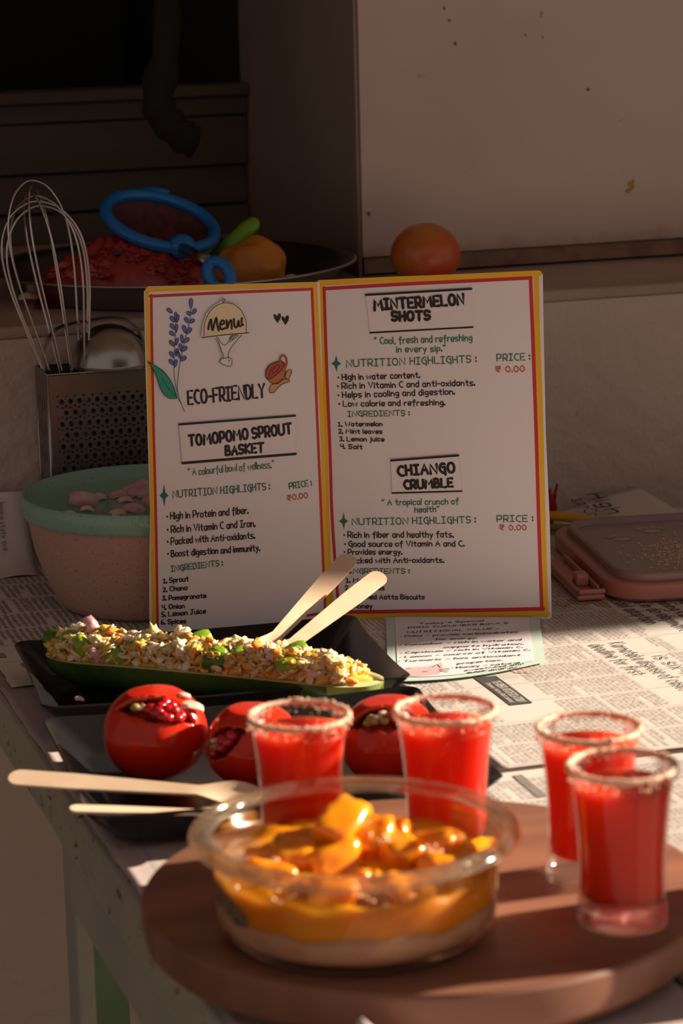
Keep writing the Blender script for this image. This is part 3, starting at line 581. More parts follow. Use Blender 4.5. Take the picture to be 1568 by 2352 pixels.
 ('L','petal_line','navy',0.45,[(-127.5,235.7),(-128.4,233.8),(-129.3,232.8),(-129.8,232.9),(-130.0,234.3),(-129.9,236.4),(-129.4,238.4),(-128.4,239.4),(-127.4,239.1),(-127.0,237.7),(-127.5,235.7)],0),
 ('L','petal','blueviolet',0.0,[(-112.1,285.6),(-112.8,283.1),(-113.6,281.6),(-114.2,281.7),(-114.7,283.3),(-115.1,285.9),(-114.9,288.4),(-113.9,289.9),(-112.7,289.8),(-112.0,288.1)],1),
 ('L','petal_line','navy',0.45,[(-112.1,285.6),(-112.8,283.1),(-113.6,281.6),(-114.2,281.7),(-114.7,283.3),(-115.1,285.9),(-114.9,288.4),(-113.9,289.9),(-112.7,289.8),(-112.0,288.1),(-112.1,285.6)],0),
 ('L','petal','blueviolet',0.0,[(-110.1,277.7),(-111.6,276.8),(-112.8,276.4),(-113.3,276.8),(-113.1,278.0),(-112.4,279.6),(-111.2,280.9),(-109.9,281.1),(-109.0,280.3),(-109.0,279.0)],1),
 ('L','petal_line','navy',0.45,[(-110.1,277.7),(-111.6,276.8),(-112.8,276.4),(-113.3,276.8),(-113.1,278.0),(-112.4,279.6),(-111.2,280.9),(-109.9,281.1),(-109.0,280.3),(-109.0,279.0),(-110.1,277.7)],0),
 ('L','petal','blueviolet',0.0,[(-114.8,278.3),(-114.1,277.0),(-113.9,276.0),(-114.3,275.6),(-115.3,275.8),(-116.6,276.3),(-117.6,277.3),(-117.7,278.4),(-117.0,279.2),(-115.8,279.2)],1),
 ('L','petal_line','navy',0.45,[(-114.8,278.3),(-114.1,277.0),(-113.9,276.0),(-114.3,275.6),(-115.3,275.8),(-116.6,276.3),(-117.6,277.3),(-117.7,278.4),(-117.0,279.2),(-115.8,279.2),(-114.8,278.3)],0),
 ('L','petal','blueviolet',0.0,[(-112.4,269.6),(-113.8,269.1),(-115.0,269.1),(-115.3,269.5),(-115.1,270.6),(-114.3,271.9),(-113.1,272.8),(-111.9,272.7),(-111.1,271.7),(-111.3,270.5)],1),
 ('L','petal_line','navy',0.45,[(-112.4,269.6),(-113.8,269.1),(-115.0,269.1),(-115.3,269.5),(-115.1,270.6),(-114.3,271.9),(-113.1,272.8),(-111.9,272.7),(-111.1,271.7),(-111.3,270.5),(-112.4,269.6)],0),
 ('L','petal','blueviolet',0.0,[(-116.5,272.4),(-116.4,270.7),(-116.6,269.6),(-117.2,269.4),(-118.1,270.1),(-119.3,271.4),(-119.8,272.8),(-119.5,274.0),(-118.4,274.5),(-117.2,273.9)],1),
 ('L','petal_line','navy',0.45,[(-116.5,272.4),(-116.4,270.7),(-116.6,269.6),(-117.2,269.4),(-118.1,270.1),(-119.3,271.4),(-119.8,272.8),(-119.5,274.0),(-118.4,274.5),(-117.2,273.9),(-116.5,272.4)],0),
 ('L','petal','blueviolet',0.0,[(-115.1,261.6),(-116.8,260.5),(-118.1,260.1),(-118.7,260.6),(-118.4,261.9),(-117.6,263.8),(-116.3,265.2),(-114.8,265.5),(-113.8,264.6),(-113.8,263.0)],1),
 ('L','petal_line','navy',0.45,[(-115.1,261.6),(-116.8,260.5),(-118.1,260.1),(-118.7,260.6),(-118.4,261.9),(-117.6,263.8),(-116.3,265.2),(-114.8,265.5),(-113.8,264.6),(-113.8,263.0),(-115.1,261.6)],0),
 ('L','petal','blueviolet',0.0,[(-118.6,264.8),(-118.7,262.6),(-119.0,261.3),(-119.6,261.1),(-120.5,262.3),(-121.5,264.2),(-121.9,266.2),(-121.4,267.6),(-120.2,267.9),(-119.1,266.8)],1),
 ('L','petal_line','navy',0.45,[(-118.6,264.8),(-118.7,262.6),(-119.0,261.3),(-119.6,261.1),(-120.5,262.3),(-121.5,264.2),(-121.9,266.2),(-121.4,267.6),(-120.2,267.9),(-119.1,266.8),(-118.6,264.8)],0),
 ('L','petal','blueviolet',0.0,[(-117.7,253.5),(-119.5,252.9),(-120.8,252.7),(-121.2,253.2),(-120.8,254.4),(-119.7,256.0),(-118.3,257.1),(-116.9,257.1),(-116.0,256.1),(-116.3,254.7)],1),
 ('L','petal_line','navy',0.45,[(-117.7,253.5),(-119.5,252.9),(-120.8,252.7),(-121.2,253.2),(-120.8,254.4),(-119.7,256.0),(-118.3,257.1),(-116.9,257.1),(-116.0,256.1),(-116.3,254.7),(-117.7,253.5)],0),
 ('L','petal','blueviolet',0.0,[(-121.3,256.4),(-121.6,254.2),(-122.0,252.8),(-122.5,252.8),(-123.1,254.2),(-123.6,256.3),(-123.7,258.5),(-123.1,259.9),(-122.2,259.9),(-121.5,258.6)],1),
 ('L','petal_line','navy',0.45,[(-121.3,256.4),(-121.6,254.2),(-122.0,252.8),(-122.5,252.8),(-123.1,254.2),(-123.6,256.3),(-123.7,258.5),(-123.1,259.9),(-122.2,259.9),(-121.5,258.6),(-121.3,256.4)],0),
 ('L','petal','blueviolet',0.0,[(-119.9,246.4),(-121.7,245.8),(-123.1,245.7),(-123.5,246.2),(-123.0,247.4),(-121.9,248.9),(-120.4,250.0),(-118.9,249.9),(-118.1,248.9),(-118.5,247.5)],1),
 ('L','petal_line','navy',0.45,[(-119.9,246.4),(-121.7,245.8),(-123.1,245.7),(-123.5,246.2),(-123.0,247.4),(-121.9,248.9),(-120.4,250.0),(-118.9,249.9),(-118.1,248.9),(-118.5,247.5),(-119.9,246.4)],0),
 ('L','petal','blueviolet',0.0,[(-122.5,249.4),(-122.6,247.4),(-123.0,246.1),(-123.5,246.0),(-124.2,247.2),(-125.0,249.0),(-125.3,251.0),(-124.8,252.3),(-123.8,252.4),(-122.9,251.3)],1),
 ('L','petal_line','navy',0.45,[(-122.5,249.4),(-122.6,247.4),(-123.0,246.1),(-123.5,246.0),(-124.2,247.2),(-125.0,249.0),(-125.3,251.0),(-124.8,252.3),(-123.8,252.4),(-122.9,251.3),(-122.5,249.4)],0),
 ('L','petal','blueviolet',0.0,[(-124.7,243.4),(-124.3,241.2),(-124.3,239.8),(-124.7,239.7),(-125.6,240.8),(-126.7,242.8),(-127.4,244.9),(-127.3,246.4),(-126.5,246.6),(-125.5,245.5)],1),
 ('L','petal_line','navy',0.45,[(-124.7,243.4),(-124.3,241.2),(-124.3,239.8),(-124.7,239.7),(-125.6,240.8),(-126.7,242.8),(-127.4,244.9),(-127.3,246.4),(-126.5,246.6),(-125.5,245.5),(-124.7,243.4)],0),
 ('L','petal','blueviolet',0.0,[(-121.1,238.1),(-122.9,237.6),(-124.3,237.5),(-124.7,238.0),(-124.1,239.2),(-123.0,240.7),(-121.4,241.7),(-120.0,241.6),(-119.2,240.6),(-119.6,239.2)],1),
 ('L','petal_line','navy',0.45,[(-121.1,238.1),(-122.9,237.6),(-124.3,237.5),(-124.7,238.0),(-124.1,239.2),(-123.0,240.7),(-121.4,241.7),(-120.0,241.6),(-119.2,240.6),(-119.6,239.2),(-121.1,238.1)],0),
 ('L','leaf','teal',0.0,[(-152.5,239.5),(-147.2,235.8),(-140.0,230.6),(-135.0,224.0),(-131.6,217.0),(-129.8,210.6),(-128.8,206.6),(-135.7,207.1),(-140.3,211.4),(-143.6,219.0),(-145.5,226.4),(-149.3,234.4)],1),
 ('L','leaf_line','black',0.53,[(-152.5,239.5),(-147.2,235.8),(-140.0,230.6),(-135.0,224.0),(-131.6,217.0),(-129.8,210.6),(-128.8,206.6),(-135.7,207.1),(-140.3,211.4),(-143.6,219.0),(-145.5,226.4),(-149.3,234.4),(-152.5,239.5)],0),
 ('L','leaf_line','black',0.38,[(-140.8,224.5),(-136.4,216.3),(-128.8,206.8)],0),
 ('L','cloche_paper','paper',0.0,[(-106.5,256.0),(-104.4,268.1),(-101.0,276.7),(-95.0,282.5),(-88.5,285.7),(-88.2,288.7),(-84.2,288.5),(-83.8,285.4),(-74.8,282.9),(-68.7,276.1),(-65.3,267.5),(-64.5,257.1),(-71.5,255.5),(-78.1,247.6),(-82.2,237.5),(-80.9,229.8),(-91.4,232.9),(-88.0,238.4),(-90.3,248.4),(-93.8,255.4)],1),
 ('L','cloche_fill','cream',0.0,[(-103.8,257.7),(-103.1,267.0),(-100.0,275.0),(-95.0,280.9),(-88.6,284.0),(-81.7,284.2),(-75.4,281.7),(-70.3,276.2),(-67.3,268.7),(-66.8,261.4),(-67.2,257.8)],1),
 ('L','cloche_line','black',0.45,[(-103.8,257.7),(-103.1,267.0),(-100.0,275.0),(-95.0,280.9),(-88.6,284.0),(-81.7,284.2),(-75.4,281.7),(-70.3,276.2),(-67.3,268.7),(-66.8,261.4),(-67.2,257.8)],0),
 ('L','cloche_line','black',0.68,[(-105.4,256.5),(-85.2,257.5),(-65.0,257.8)],0),
 ('L','cloche_fill','ochre',0.0,[(-84.5,286.6),(-84.9,285.7),(-85.7,285.2),(-86.7,285.4),(-87.4,286.3),(-87.3,287.4),(-86.6,288.1),(-85.6,288.2),(-84.8,287.6)],1),
 ('L','cloche_line','black',0.38,[(-84.5,286.6),(-84.9,285.7),(-85.7,285.2),(-86.7,285.4),(-87.4,286.3),(-87.3,287.4),(-86.6,288.1),(-85.6,288.2),(-84.8,287.6),(-84.5,286.6)],0),
 ('L','cloche_line','black',0.45,[(-92.9,256.4),(-90.8,250.0),(-89.1,244.2),(-87.4,240.4),(-87.8,237.3)],0),
 ('L','cloche_line','black',0.45,[(-91.7,255.8),(-89.2,251.0),(-86.1,248.7),(-83.1,251.1),(-81.7,253.6),(-80.0,256.6)],0),
 ('L','cloche_line','black',0.45,[(-81.7,253.1),(-80.5,256.1),(-77.3,256.4),(-74.1,256.5),(-76.9,254.3),(-81.8,250.8)],0),
 ('L','cloche_line','black',0.45,[(-71.3,256.3),(-75.9,251.6),(-80.3,246.7),(-83.1,241.7),(-83.4,237.3)],0),
 ('L','cloche_line','black',0.45,[(-78.7,256.8),(-81.1,253.0)],0),
 ('L','cloche_line','black',0.45,[(-76.8,256.7),(-79.6,252.9)],0),
 ('L','cloche_line','black',0.45,[(-90.2,237.5),(-80.9,237.4),(-81.7,230.3),(-90.3,233.9),(-90.2,237.5)],0),
 ('L','cloche_line','black',0.75,[(-83.0,235.7),(-82.6,235.2)],0),
 ('L','menu_word','black',1.58,[(-99.9,263.1),(-99.2,266.7),(-97.2,271.7),(-97.0,266.6),(-96.2,261.8),(-94.6,267.4),(-92.4,272.7),(-92.1,267.3),(-90.9,261.5)],0),
 ('L','menu_word','black',1.58,[(-89.7,266.1),(-86.0,267.4),(-86.9,270.0),(-89.4,267.6),(-89.1,262.4),(-85.1,263.2)],0),
 ('L','menu_word','black',1.58,[(-83.8,269.8),(-83.5,262.5),(-81.7,267.6),(-79.7,269.6),(-79.6,262.3)],0),
 ('L','menu_word','black',1.58,[(-77.4,270.4),(-77.1,264.2),(-75.0,263.5),(-73.4,269.1),(-73.1,263.9),(-70.7,264.8)],0),
 ('L','menu_word','black',1.58,[(-70.5,270.8),(-70.9,266.9),(-69.6,264.7)],0),
 ('L','cup','orange',0.0,[(-50.8,218.5),(-51.1,223.7),(-47.8,228.7),(-42.3,231.0),(-36.9,231.7),(-33.8,227.8),(-34.0,220.4),(-36.9,215.4),(-42.9,212.6),(-47.7,214.6)],1),
 ('L','cup_line','brown',0.53,[(-50.8,218.5),(-51.1,223.7),(-47.8,228.7),(-42.3,231.0),(-36.9,231.7),(-33.8,227.8),(-34.0,220.4),(-36.9,215.4),(-42.9,212.6),(-47.7,214.6),(-50.8,218.5)],0),
 ('L','cup_b','rust',0.0,[(-50.6,217.9),(-50.9,223.7),(-47.6,228.5),(-42.3,230.7),(-36.9,231.3),(-35.1,228.4),(-37.2,223.8),(-42.7,219.5),(-48.1,217.0)],1),
 ('L','cup_line','brown',0.53,[(-50.6,217.9),(-50.9,223.7),(-47.6,228.5),(-42.3,230.7),(-36.9,231.3),(-35.1,228.4),(-37.2,223.8),(-42.7,219.5),(-48.1,217.0),(-50.6,217.9)],0),
 ('L','cup_line','brown',0.45,[(-48.1,219.3),(-46.3,224.4),(-41.3,228.3),(-38.7,227.1),(-41.5,223.1),(-44.8,221.7),(-44.1,224.8),(-41.9,225.7)],0),
 ('L','cup_line','rust',1.69,[(-38.0,231.7),(-37.7,234.9),(-35.2,236.5),(-32.8,234.0),(-32.3,229.7),(-33.7,225.6)],0),
 ('L','saucer','tan',0.0,[(-47.9,205.1),(-48.2,208.3),(-45.6,212.3),(-40.7,212.5),(-35.3,215.8),(-30.4,214.9),(-30.8,213.3),(-35.9,212.1),(-40.8,208.8),(-44.2,205.1)],1),
 ('L','cup_line','brown',0.49,[(-47.9,205.1),(-48.2,208.3),(-45.6,212.3),(-40.7,212.5),(-35.3,215.8),(-30.4,214.9),(-30.8,213.3),(-35.9,212.1),(-40.8,208.8),(-44.2,205.1),(-47.9,205.1)],0),
 ('L','saucer','tan',0.0,[(-34.1,216.7),(-33.5,220.4),(-31.3,223.2),(-28.6,223.6),(-28.1,221.6),(-29.8,218.0),(-31.5,215.5)],1),
 ('L','cup_line','brown',0.49,[(-34.1,216.7),(-33.5,220.4),(-31.3,223.2),(-28.6,223.6),(-28.1,221.6),(-29.8,218.0),(-31.5,215.5),(-34.1,216.7)],0),
]
CARD_L = [(-0.0, -1.6), (-1.2, 296.8), (-149.3, 302.2), (-153.2, 298.1), (-154.4, 230.6), (-155.3, 111.2), (-158.3, 54.6), (-160.1, 1.1)]
CARD_R = [(-0.0, -1.6), (-1.1, 296.7), (82.5, 301.0), (184.5, 304.8), (187.4, 301.5), (187.7, 255.7), (188.8, 166.0), (191.5, 90.2), (192.7, 4.0), (191.2, 2.4)]
FOLD = (-0.0126, 2.3817, 0.0)
SMALL_TEXT = [
 ('Today’s Special',0.064,2.3423,0.119,2.3472,0.0068),
 ('POHA CUCUMBER BOWLS',0.0544,2.3297,0.1392,2.3371,0.0067),
 ('NUTRITIONAL VALUE –',0.0531,2.3145,0.1313,2.3204,0.0073),
 ('• Poha – provide carbohydrates',0.0472,2.3019,0.1459,2.3071,0.0073),
 ('for energy.',0.0756,2.2895,0.1109,2.2914,0.0071),
 ('• Cucumber – rich in water and',0.0465,2.2748,0.1473,2.2821,0.0071),
 ('supports hydration.',0.0819,2.2639,0.1481,2.2692,0.007),
 ('• Capsicum – rich in Vitamin C.',0.0463,2.2495,0.1469,2.2591,0.0069),
 ('• Lemon – source of Vitamin C.',0.0455,2.2359,0.1524,2.2498,0.0068),
 ('• Turmeric – has antioxidant',0.044,2.2237,0.1435,2.2343,0.0067),
 ('properties.',0.0913,2.2126,0.1278,2.2209,0.0067),
 ('• Honey – natural',0.0866,2.2003,0.1412,2.2112,0.0067),
 ('sweetness and',0.096,2.1923,0.1439,2.2085,0.0066),
 ('quick energy.',0.0974,2.1862,0.1401,2.2003,0.0065),
]
CAT = [(0.0483, 2.2014), (0.0542, 2.2069), (0.0657, 2.2089), (0.0733, 2.2143), (0.078, 2.22), (0.0788, 2.2077), (0.0774, 2.1928), (0.0747, 2.1859), (0.0534, 2.1801), (0.0488, 2.1882)]
CAT_LINES = [[(0.0755, 2.1989), (0.0842, 2.2018)], [(0.0759, 2.1959), (0.0835, 2.1964)], [(0.0759, 2.1935), (0.0822, 2.1911)], [(0.0619, 2.1936), (0.066, 2.1932)], [(0.0706, 2.2066), (0.0744, 2.2142), (0.0767, 2.2049)], [(0.0492, 2.2037), (0.0529, 2.2058)]]
# ============================================================ the folded menu card
INK = {'black': mat('marker_black', (0.012, 0.010, 0.010), 0.6), 'green': mat('pen_green', (0.03, 0.16, 0.11), 0.6), 'red': mat('pen_red', (0.50, 0.07, 0.06), 0.6),
       'yellow': mat('marker_yellow', (0.82, 0.46, 0.01), 0.55), 'crimson': mat('marker_red', (0.55, 0.025, 0.025), 0.55), 'paper': mat('card_paper', (0.77, 0.735, 0.765), 0.7, bump=0.1, bscale=60, bdist=0.001),
       'tealgreen': mat('pen_star', (0.01, 0.17, 0.13), 0.6), 'teal': mat('leaf_teal', (0.01, 0.34, 0.24), 0.55), 'blueviolet': mat('petal_blue', (0.13, 0.17, 0.55), 0.6), 'navy': mat('petal_outline', (0.02, 0.02, 0.10), 0.6),
       'stemgreen': mat('stem_green', (0.05, 0.25, 0.17), 0.6), 'cream': mat('cloche_cream', (0.80, 0.66, 0.44), 0.6), 'ochre': mat('knob_ochre', (0.50, 0.38, 0.15), 0.6),
       'orange': mat('cup_orange', (0.55, 0.17, 0.05), 0.6), 'rust': mat('cup_rust', (0.42, 0.08, 0.03), 0.6), 'brown': mat('line_brown', (0.05, 0.02, 0.015), 0.6), 'tan': mat('saucer_tan', (0.62, 0.36, 0.18), 0.6)}
FO = V(FOLD)+V((0, 0, 0.0022))
UL = V((0.154, 0.045, 0)).normalized(); NL = V((UL.y, -UL.x, 0)); UR = V((0.194, -0.022, 0)).normalized(); NR = V((UR.y, -UR.x, 0))
def pm(side, off):
    U, N = (UL, NL) if side == 'L' else (UR, NR)
    def mp(x, y, lift=0.0):
        return FO+U*(x/1000)+V((0, 0, y/1000))+N*(off+lift)
    return mp
card = empty('menu_card', FO, 0, 'open folded white menu card with red and yellow borders and handwriting', 'menu')
bpy.context.view_layer.update()
def cbuild(mb, name, m, parent=card, label=None, solid=None):
    o = mb.build(name, m, smooth=False, label=label)
    if solid: mod(o, 'SOLIDIFY', thickness=solid, offset=-1)
    o.parent = parent
    if parent is card: o.matrix_parent_inverse = Matrix.Translation(-FO)
    return o
def outline_panel(side, pts, th=0.0012):
    mb = MB(); bm = bmesh.new(); vs_ = [bm.verts.new((p[0], p[1], 0)) for p in pts]; f = bm.faces.new(vs_); f.normal_update()
    if f.normal.z < 0: f.normal_flip()
    r = bmesh.ops.extrude_face_region(bm, geom=[f]); 
    for v in [g for g in r['geom'] if isinstance(g, bmesh.types.BMVert)]: v.co.z = 1.0
    bmesh.ops.triangulate(bm, faces=bm.faces[:]); bm.verts.index_update(); bm.normal_update()
    mp = pm(side, 0.0); out = []
    U, N = (UL, NL) if side == 'L' else (UR, NR)
    for v in bm.verts: out.append(mp(v.co.x, v.co.y)+N*(-th if v.co.z < 0.5 else 0.0))
    mb.add(out, [tuple(v.index for v in f.verts) for f in bm.faces]); bm.free(); return mb
panelL = cbuild(outline_panel('L', CARD_L), 'panel', INK['paper'], label='left panel with the drawings')
panelR = cbuild(outline_panel('R', CARD_R), 'panel', INK['paper'], label='right panel with two recipes')
PAN = {'L': panelL, 'R': panelR}
NAMES = {'border': 'border_line', 'label_tomopomo': 'title_strip', 'label_minter': 'title_strip', 'label_chiango': 'title_strip', 'star': 'star_mark', 'heart': 'heart_mark', 'stem': 'flower_stem', 'stem_dark': 'flower_stem',
         'petal': 'flower_petal', 'petal_line': 'petal_outline', 'leaf': 'leaf', 'leaf_line': 'leaf_outline', 'cloche_paper': 'paper_cutout', 'cloche_fill': 'serving_dome', 'cloche_line': 'dome_outline', 'menu_word': 'lettering',
         'cup': 'cup', 'cup_b': 'cup_opening', 'cup_line': 'cup_outline', 'saucer': 'saucer'}
LIFT = {'border': 0.00015, 'label_tomopomo': 0.0010, 'label_tomopomo_l': 0.0012, 'label_minter': 0.0006, 'label_minter_l': 0.0008, 'label_chiango': 0.0010, 'label_chiango_l': 0.0012, 'cloche_paper': 0.0016, 'cloche_fill': 0.0017, 'cloche_line': 0.0019,
        'menu_word': 0.0021, 'leaf': 0.0013, 'leaf_line': 0.00145, 'stem': 0.0004, 'petal': 0.0005, 'petal_line': 0.00065, 'cup': 0.0007, 'cup_b': 0.0009, 'cup_line': 0.0012, 'saucer': 0.0006, 'heart': 0.0002, 'star': 0.0002}
grp = {}
for side, g, col, w, pts, fill in CARD_MARKS:
    if g.endswith('_l') and g != 'cup_l': nm = 'title_rule'
    else: nm = NAMES.get(g, 'mark')
    key = (side, g, col, bool(fill)) if not fill or g in ('petal', 'heart') else (side, g, col, bool(fill), len(grp))
    mb = grp.setdefault(key, (MB(), nm))[0]; off = LIFT.get(g, 0.0003)
    mp = pm(side, off)
    if fill:
        bm = bmesh.new(); vv = [bm.verts.new((p[0], p[1], 0)) for p in pts]; f = bm.faces.new(vv); bmesh.ops.triangulate(bm, faces=[f], ngon_method='EAR_CLIP'); bm.verts.index_update()
        mb.add([mp(v.co.x, v.co.y) for v in bm.verts], [tuple(v.index for v in f.verts) for f in bm.faces]); bm.free()
    else:
        q = pts
        if g in ('leaf_line', 'cloche_line', 'cup_line', 'menu_word', 'stem') and len(pts) > 2: q = [(p.x, p.y) for p in catmull([(p[0], p[1], 0) for p in pts], 3)]
        if g == 'border': q = [(p.x, p.y) for p in catmull([(p[0], p[1], 0) for p in pts], 4)]
        ribbon(mb, q, w, mp)
for key, (mb, nm) in grp.items():
    o = mb.build(nm, INK[key[2]], PAN[key[0]], smooth=False)
    if nm == 'title_strip': mod(o, 'SOLIDIFY', thickness=0.0003, offset=0)
    o.parent = PAN[key[0]]
for side in 'LR':
    for c in ('black', 'green', 'red'):
        mb = MB()
        for s, t, x0, y0, x1, y1, cap, w, cc in CARD_TEXT:
            if s == side and cc == c:
                off = 0.0013 if w > 2 else 0.0003
                line_text(mb, t, x0, y0, x1, y1, cap, w, pm(side, off), smooth=3, wob=0.35, gap=2.6 if w > 2 else 2.2)
        mb.build('lettering', INK[c], PAN[side], smooth=False)
# small recipe card lying under the right panel
M_mint = mat('mint_card', (0.55, 0.70, 0.61), 0.7); M_cat = mat('cat_pink', (0.78, 0.44, 0.46), 0.7)
q4 = [V((0.036, 2.372, 0)), V((0.168, 2.357, 0)), V((0.1625, 2.217, 0)), V((0.034, 2.172, 0))]
def quad(a, b, c, d, z, n=10):
    mb = MB(); g = []
    for i in range(n+1):
        for j in range(n+1):
            s, t = i/n, j/n; p = (a*(1-s)+b*s)*(1-t)+(d*(1-s)+c*s)*t; g.append((p.x, p.y-0.016*math.sin(math.pi*min(1, s*0.95+0.05))*t*t, z))
    mb.add(g, [(i*(n+1)+j, i*(n+1)+j+1, (i+1)*(n+1)+j+1, (i+1)*(n+1)+j) for i in range(n) for j in range(n)]); return mb
def bil(s, t): return (q4[0]*(1-s)+q4[1]*s)*(1-t)+(q4[3]*(1-s)+q4[2]*s)*t
rc = quad(*q4, 0.0066).build('recipe_card', M_mint, smooth=False); mod(rc, 'SOLIDIFY', thickness=0.0004, offset=1)
tagit(rc, 'small mint edged handwritten card with pink cat drawing lying under the menu', 'card')
quad(bil(0.06, 0), bil(0.935, 0), bil(0.925, 0.955), bil(0.06, 0.955), 0.0074).build('white_panel', INK['paper'], rc, smooth=False)
mb = MB(); polyfill(mb, CAT, 0.00755); mb.build('cat_drawing', M_cat, rc, smooth=False)
mb = MB(); mpS = lambda x, y, l: (x, y, 0.0077+l)
for l in CAT_LINES: ribbon(mb, l, 0.0009, mpS)
for t, x0, y0, x1, y1, h in SMALL_TEXT: line_text(mb, t, x0, y0, x1, y1, h*(0.5 if t[:5] in ('sweet', 'quick') else 0.75), 0.0008, mpS, smooth=2, wob=0.3, slant=0.15)
mb.build('lettering', INK['black'], rc, smooth=False)
# ============================================================ shared materials
M_steel = mat('steel', (0.42, 0.39, 0.36), rough=0.28, metal=1.0, bump=0.04, bscale=200, bdist=0.0003)
M_steeld = mat('steel_dull', (0.34, 0.30, 0.27), rough=0.38, metal=1.0, var=(0.26, 0.22, 0.19), vscale=15)
M_wire = mat('wire_steel', (0.62, 0.58, 0.54), rough=0.2, metal=1.0)
M_blackpl = mat('black_melamine', (0.012, 0.012, 0.013), rough=0.22, spec=0.35, bump=0.05, bscale=300, bdist=0.0004)
M_spoon = mat('birch_wood', (0.80, 0.60, 0.42), rough=0.65, var=(0.72, 0.51, 0.34), vscale=30, stretch=(1, 1, 1))
M_tom = mat('tomato_skin', (0.60, 0.014, 0.004), rough=0.18, sss=0.25, ssc=(0.012, 0.002, 0.001), spec=0.4, var=(0.66, 0.035, 0.006), vscale=14)
M_flesh = mat('tomato_flesh', (0.70, 0.10, 0.04), rough=0.3, sss=0.3, ssc=(0.01, 0.003, 0.002))
M_aril = mat('pomegranate_red', (0.50, 0.008, 0.012), rough=0.1, sss=0.3, ssc=(0.006, 0.001, 0.001), coat=0.5)
M_sprout = mat('sprout_olive', (0.42, 0.30, 0.08), rough=0.35, sss=0.2, ssc=(0.003, 0.002, 0.001))
M_white = mat('onion_white', (0.82, 0.58, 0.45), rough=0.3, sss=0.4, ssc=(0.005, 0.003, 0.003))
M_pinkon = mat('onion_pink', (0.62, 0.30, 0.34), rough=0.3, sss=0.4, ssc=(0.006, 0.003, 0.004), var=(0.75, 0.52, 0.50), vscale=60)
M_caps = mat('capsicum_green', (0.28, 0.42, 0.02), rough=0.22, sss=0.3, ssc=(0.004, 0.006, 0.001), var=(0.16, 0.30, 0.015), vscale=60)
M_capsd = mat('capsicum_dark', (0.06, 0.16, 0.01), rough=0.22, sss=0.2, ssc=(0.002, 0.004, 0.001))

# ------------------------------------------------------------ plates
def rrect(w, d, r, n=7, bow=0.0):
    out = []
    for (cx, cy, a0) in ((w/2-r, d/2-r, 0), (-w/2+r, d/2-r, 90), (-w/2+r, -d/2+r, 180), (w/2-r, -d/2+r, 270)):
        for k in range(n): a = math.radians(a0+90*k/(n-1)); out.append((cx+r*math.cos(a), cy+r*math.sin(a)))
    res = []                                                       # subdivide the straight sides
    N = len(out)
    for i in range(N):
        a = out[i]; b = out[(i+1) % N]; res.append(a)
        if (i % n) == n-1:
            for k in range(1, 8): res.append((a[0]+(b[0]-a[0])*k/8, a[1]+(b[1]-a[1])*k/8))
    return res
def plate(cx, cy, rz, w, d, label, z=0.004, h=0.028):
    root = empty('serving_plate', (cx, cy, z), rz, label, 'plate')
    spec = [(0.088, 0.070, 0.010, 0.0), (0.080, 0.062, 0.012, 0.0), (0.040, 0.034, 0.016, 0.004), (0.004, 0.004, 0.012, h-0.004), (0.0, 0.0, 0.012, h-0.001), (0.002, 0.002, 0.012, h), (0.006, 0.006, 0.012, h-0.0008), (0.044, 0.038, 0.014, 0.0075), (0.050, 0.044, 0.012, 0.0052), (0.058, 0.050, 0.010, 0.0045)]
    mb = MB(); loops = []
    for dw, dd, r, zz in spec:
        lp = []
        for (x, y) in rrect(w-dw, d-dd, max(r, 0.004)):
            k = (abs(x)/(w/2))**3*(abs(y)/(d/2))**3; lp.append((x*(1+0.02*k), y*(1+0.02*k), zz+0.0025*k*(zz/h)))
        loops.append(lp)
    N = len(loops[0])
    for lp in loops: mb.v.extend(lp)
    nl = len(loops)
    for i in range(nl-1):
        for k in range(N): mb.f.append((i*N+k, i*N+(k+1) % N, (i+1)*N+(k+1) % N, (i+1)*N+k)); mb.mi.append(0)
    mb.f.append(tuple(range(N))[::-1]); mb.f.append(tuple((nl-1)*N+k for k in range(N))); mb.mi += [0, 0]
    mb.build('dish', M_blackpl, root, auto=35); return root
plate(-0.1085, 2.153, math.radians(12.5), 0.281, 0.196, 'black rectangular plate holding the stuffed cucumber', z=0.0045)
plate(-0.0585, 1.918, math.radians(13), 0.282, 0.236, 'black rectangular plate holding the three stuffed tomatoes', z=0.0035)

